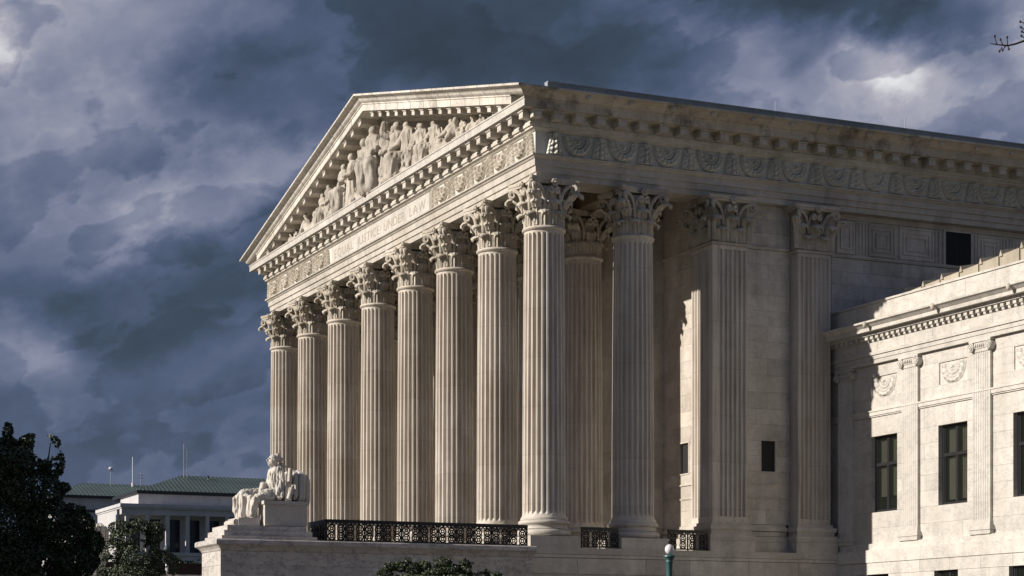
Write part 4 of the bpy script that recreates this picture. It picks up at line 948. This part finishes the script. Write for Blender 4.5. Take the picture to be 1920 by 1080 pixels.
def tree(label, loc, blobs, n, size, m, trunk_r, seed, cat='tree', name='tree', group=None, fill=.35):
    rnd = random.Random(seed); t = thing(name, label, cat, loc)
    top = max(b_[2] for b_ in blobs); cx_ = sum(b_[0] for b_ in blobs)/len(blobs); cy_ = sum(b_[1] for b_ in blobs)/len(blobs)
    mb = MB(); zt = max(2.0, top-1.6) if top < 8 else top; pts = [(0,0,0), (.01*top, 0, top*.3), (cx_*.5, cy_*.5, zt*.7), (cx_, cy_, zt)]; mb.tube(pts, [trunk_r, trunk_r*.8, trunk_r*.5, trunk_r*.15], 8); mb.build('trunk', 'bark', t, smooth=60)
    for b_ in blobs:
        z0 = max(.25*top, min(b_[2]*.6, top*.5)); MB().tube([(cx_*.4, cy_*.4, z0), ((cx_*.4+b_[0])/2, (cy_*.4+b_[1])/2, (z0+b_[2])/2+.1), (b_[0], b_[1], b_[2])], [trunk_r*.35, trunk_r*.22, trunk_r*.06], 5).build('limb', 'bark', t, smooth=60)
    mb = MB(); crown(mb, blobs, n, size, rnd, fill); mb.build('crown', m, t, recalc=False); return t
rb_ = random.Random(3)
def blobs(n, cx_, cy_, z0, z1, R_, r0, r1, top=1.0):
    out = []
    for i in range(n):
        z = rb_.uniform(z0, z1); f = math.sqrt(max(0.05, 1-((z-z0)/(z1-z0))**2*top)); a = rb_.uniform(0, 2*PI); q = R_*f*rb_.uniform(.35, 1)
        s = rb_.uniform(r0, r1); out.append((cx_+q*math.cos(a), cy_+q*math.sin(a), z, s, s, s*.75))
    return out
tree('large dark leafy tree rising at the left edge of the view', (-23.5, -25.2, 0), [(-0.24,0.49,6.16,0.1,0.1,0.22),(-0.25,0.49,5.91,0.24,0.24,0.17),(0.2,0.27,5.72,.3,.3,.25),(0.22,0.27,5.98,0.28,0.28,0.15),(0.55,0.13,5.96,0.2,0.2,0.15),(0.01,0.37,5.53,0.6,0.6,0.38),(0.55,0.13,5.55,0.28,0.28,0.37),(-0.29,0.51,5.42,0.54,0.54,0.65),(0.2,0.28,4.93,0.65,0.65,0.49),(0.78,0.02,5.04,0.15,0.15,0.11),(-0.09,0.42,4.22,0.65,0.65,0.65),(0.55,0.13,4.39,0.54,0.54,0.43),(1.0,-0.07,4.6,0.22,0.22,0.15),(1.15,-0.14,4.28,0.24,0.24,0.28),(0.8,0.01,4.0,0.49,0.49,0.38),(0.2,0.28,3.46,0.76,0.76,0.54),(1.0,-0.07,3.52,0.43,0.43,0.38),(1.39,-0.25,3.92,0.17,0.17,0.24),(1.24,-0.19,3.57,0.24,0.24,0.22),(-0.39,0.55,3.46,0.76,0.76,0.65)], 46000, .095, 'leafdark', .16, 11, fill=.42)
tree('smaller dark green tree between the big tree and the statue wall', (-16.7, -5.9, 0), [(-0.32,0.09,5.48,0.42,0.42,0.23),(0.19,-0.13,5.57,0.36,0.36,0.2),(0.63,-0.34,5.48,0.29,0.29,0.2),(-0.07,-0.02,5.16,0.65,0.65,0.36),(0.6,-0.32,5.24,0.29,0.29,0.23),(-0.51,0.18,4.75,0.41,0.41,0.41),(0.16,-0.12,4.59,0.73,0.73,0.57),(-0.66,0.25,4.26,0.41,0.41,0.41),(0.75,-0.39,4.34,0.57,0.57,0.49),(0.01,-0.05,3.93,1.14,1.14,0.49)], 24000, .075, 'leafdark', .10, 12, fill=.45)
tree('light green small tree top in front of the marble stair wall', (-12.0, -19.05, 0), [(-1.07,0.49,3.87,0.19,0.19,0.11),(-1.21,0.55,3.7,0.22,0.22,0.12),(-0.84,0.38,3.87,0.19,0.19,0.14),(-0.67,0.31,4.04,0.08,0.08,0.08),(-0.55,0.25,3.82,0.24,0.24,0.16),(-0.3,0.14,3.87,0.19,0.19,0.16),(0.13,-0.06,3.97,0.24,0.24,0.15),(0.32,-0.14,3.79,0.3,0.3,0.16),(-0.06,0.03,3.7,0.38,0.38,0.16),(0.69,-0.31,3.79,0.22,0.22,0.14),(0.81,-0.36,3.9,0.11,0.11,0.08),(1.0,-0.45,3.74,0.27,0.27,0.11),(1.31,-0.59,3.66,0.22,0.22,0.08),(-0.49,0.22,3.49,0.82,0.82,0.19),(0.5,-0.22,3.47,0.95,0.95,0.19),(0.63,-0.28,3.97,0.14,0.14,0.1)], 12000, .075, 'leafmid', .08, 13)
# hedge under the far building
mb = MB(); crown(mb, [(x, 46, 6.3+.25*math.sin(x*1.7), 1.2, .8, .95) for x in [-9+1.1*i for i in range(26)]], 14000, .2, random.Random(5)); 
MB_h = mb.build('hedge', 'hedge', recalc=False); tag(MB_h, 'dark clipped hedge below the far pillared building', 'hedge')
# bare branch reaching in at the upper right, on a tree that stands to the right of the camera
t = thing('bare_tree', 'bare budding branch tip reaching in at the upper right corner of the sky', 'tree', (-17.0, -54.0, 0))
def bp(px, py, Z=16.0):
    s_, c_ = math.sin(ALPHA), math.cos(ALPHA); l = (px-960)/3679; u = (1222-py)/3679
    return (-30.855+(l*c_+s_)*Z+17.0, -65.396+(-l*s_+c_)*Z+54.0, 1.7+u*Z)
MB().tube([(0,0,0),(.05,0,3),(-.1,.1,6),(0,.1,9)], [.18,.15,.11,.04], 10).build('trunk', 'bark', t, smooth=60)
A0 = Vector(bp(1920, 76.5)); main = [(-.07, .07, 5.4), tuple(A0.lerp(Vector((-.07,.07,5.4)), .5)+Vector((0,0,.15)))] + [bp(*p) for p in ((1935,71),(1920,76.5),(1905,82),(1890,85.5),(1878,84.5),(1868,83.3),(1857,81.5))]
MB().tube(main, [.045,.022,.012,.0095,.008,.0075,.006,.005,.003], 6).build('branch', 'twig', t, smooth=60)
mb = MB()
for a, b_ in (((1869,83.4),(1865,68)),((1880,84.5),(1876,74)),((1889,85.3),(1888.5,70)),((1885,87),(1880,94)),((1890,86),(1891.5,92)),((1879,89),(1874,96)),((1920,55),(1914,51)),((1922,62),(1916,59)),((1925,45),(1913,40.5)),((1921,71),(1915,67))):
    A, B_ = Vector(bp(*a)), Vector(bp(*b_)); mb.tube([A, A.lerp(B_, .5), B_], [.006,.004,.003], 5); mb.ball(tuple(B_), (.009,.009,.012), 5)
mb.tube([bp(1885,87), bp(1883,85)], .004, 4); mb.build('twig', 'twig', t, smooth=60)
MB().tube([bp(1945,70), bp(1930,48), bp(1926,38), bp(1935,10)], [.012,.008,.006,.004], 5).build('branch', 'twig', t, smooth=60)
# unseen tree added past the left edge to throw the big dark tree into shade
bb = blobs(16, 0, 0, 5.5, 11.5, 3.6, 1.6, 2.4)
tree('tall unseen tree added left of the view to shade the big dark tree', (-38.5, -22.3, 0), bb, 26000, .28, 'leafdark', .4, 17)
print('objects', len(bpy.data.objects))
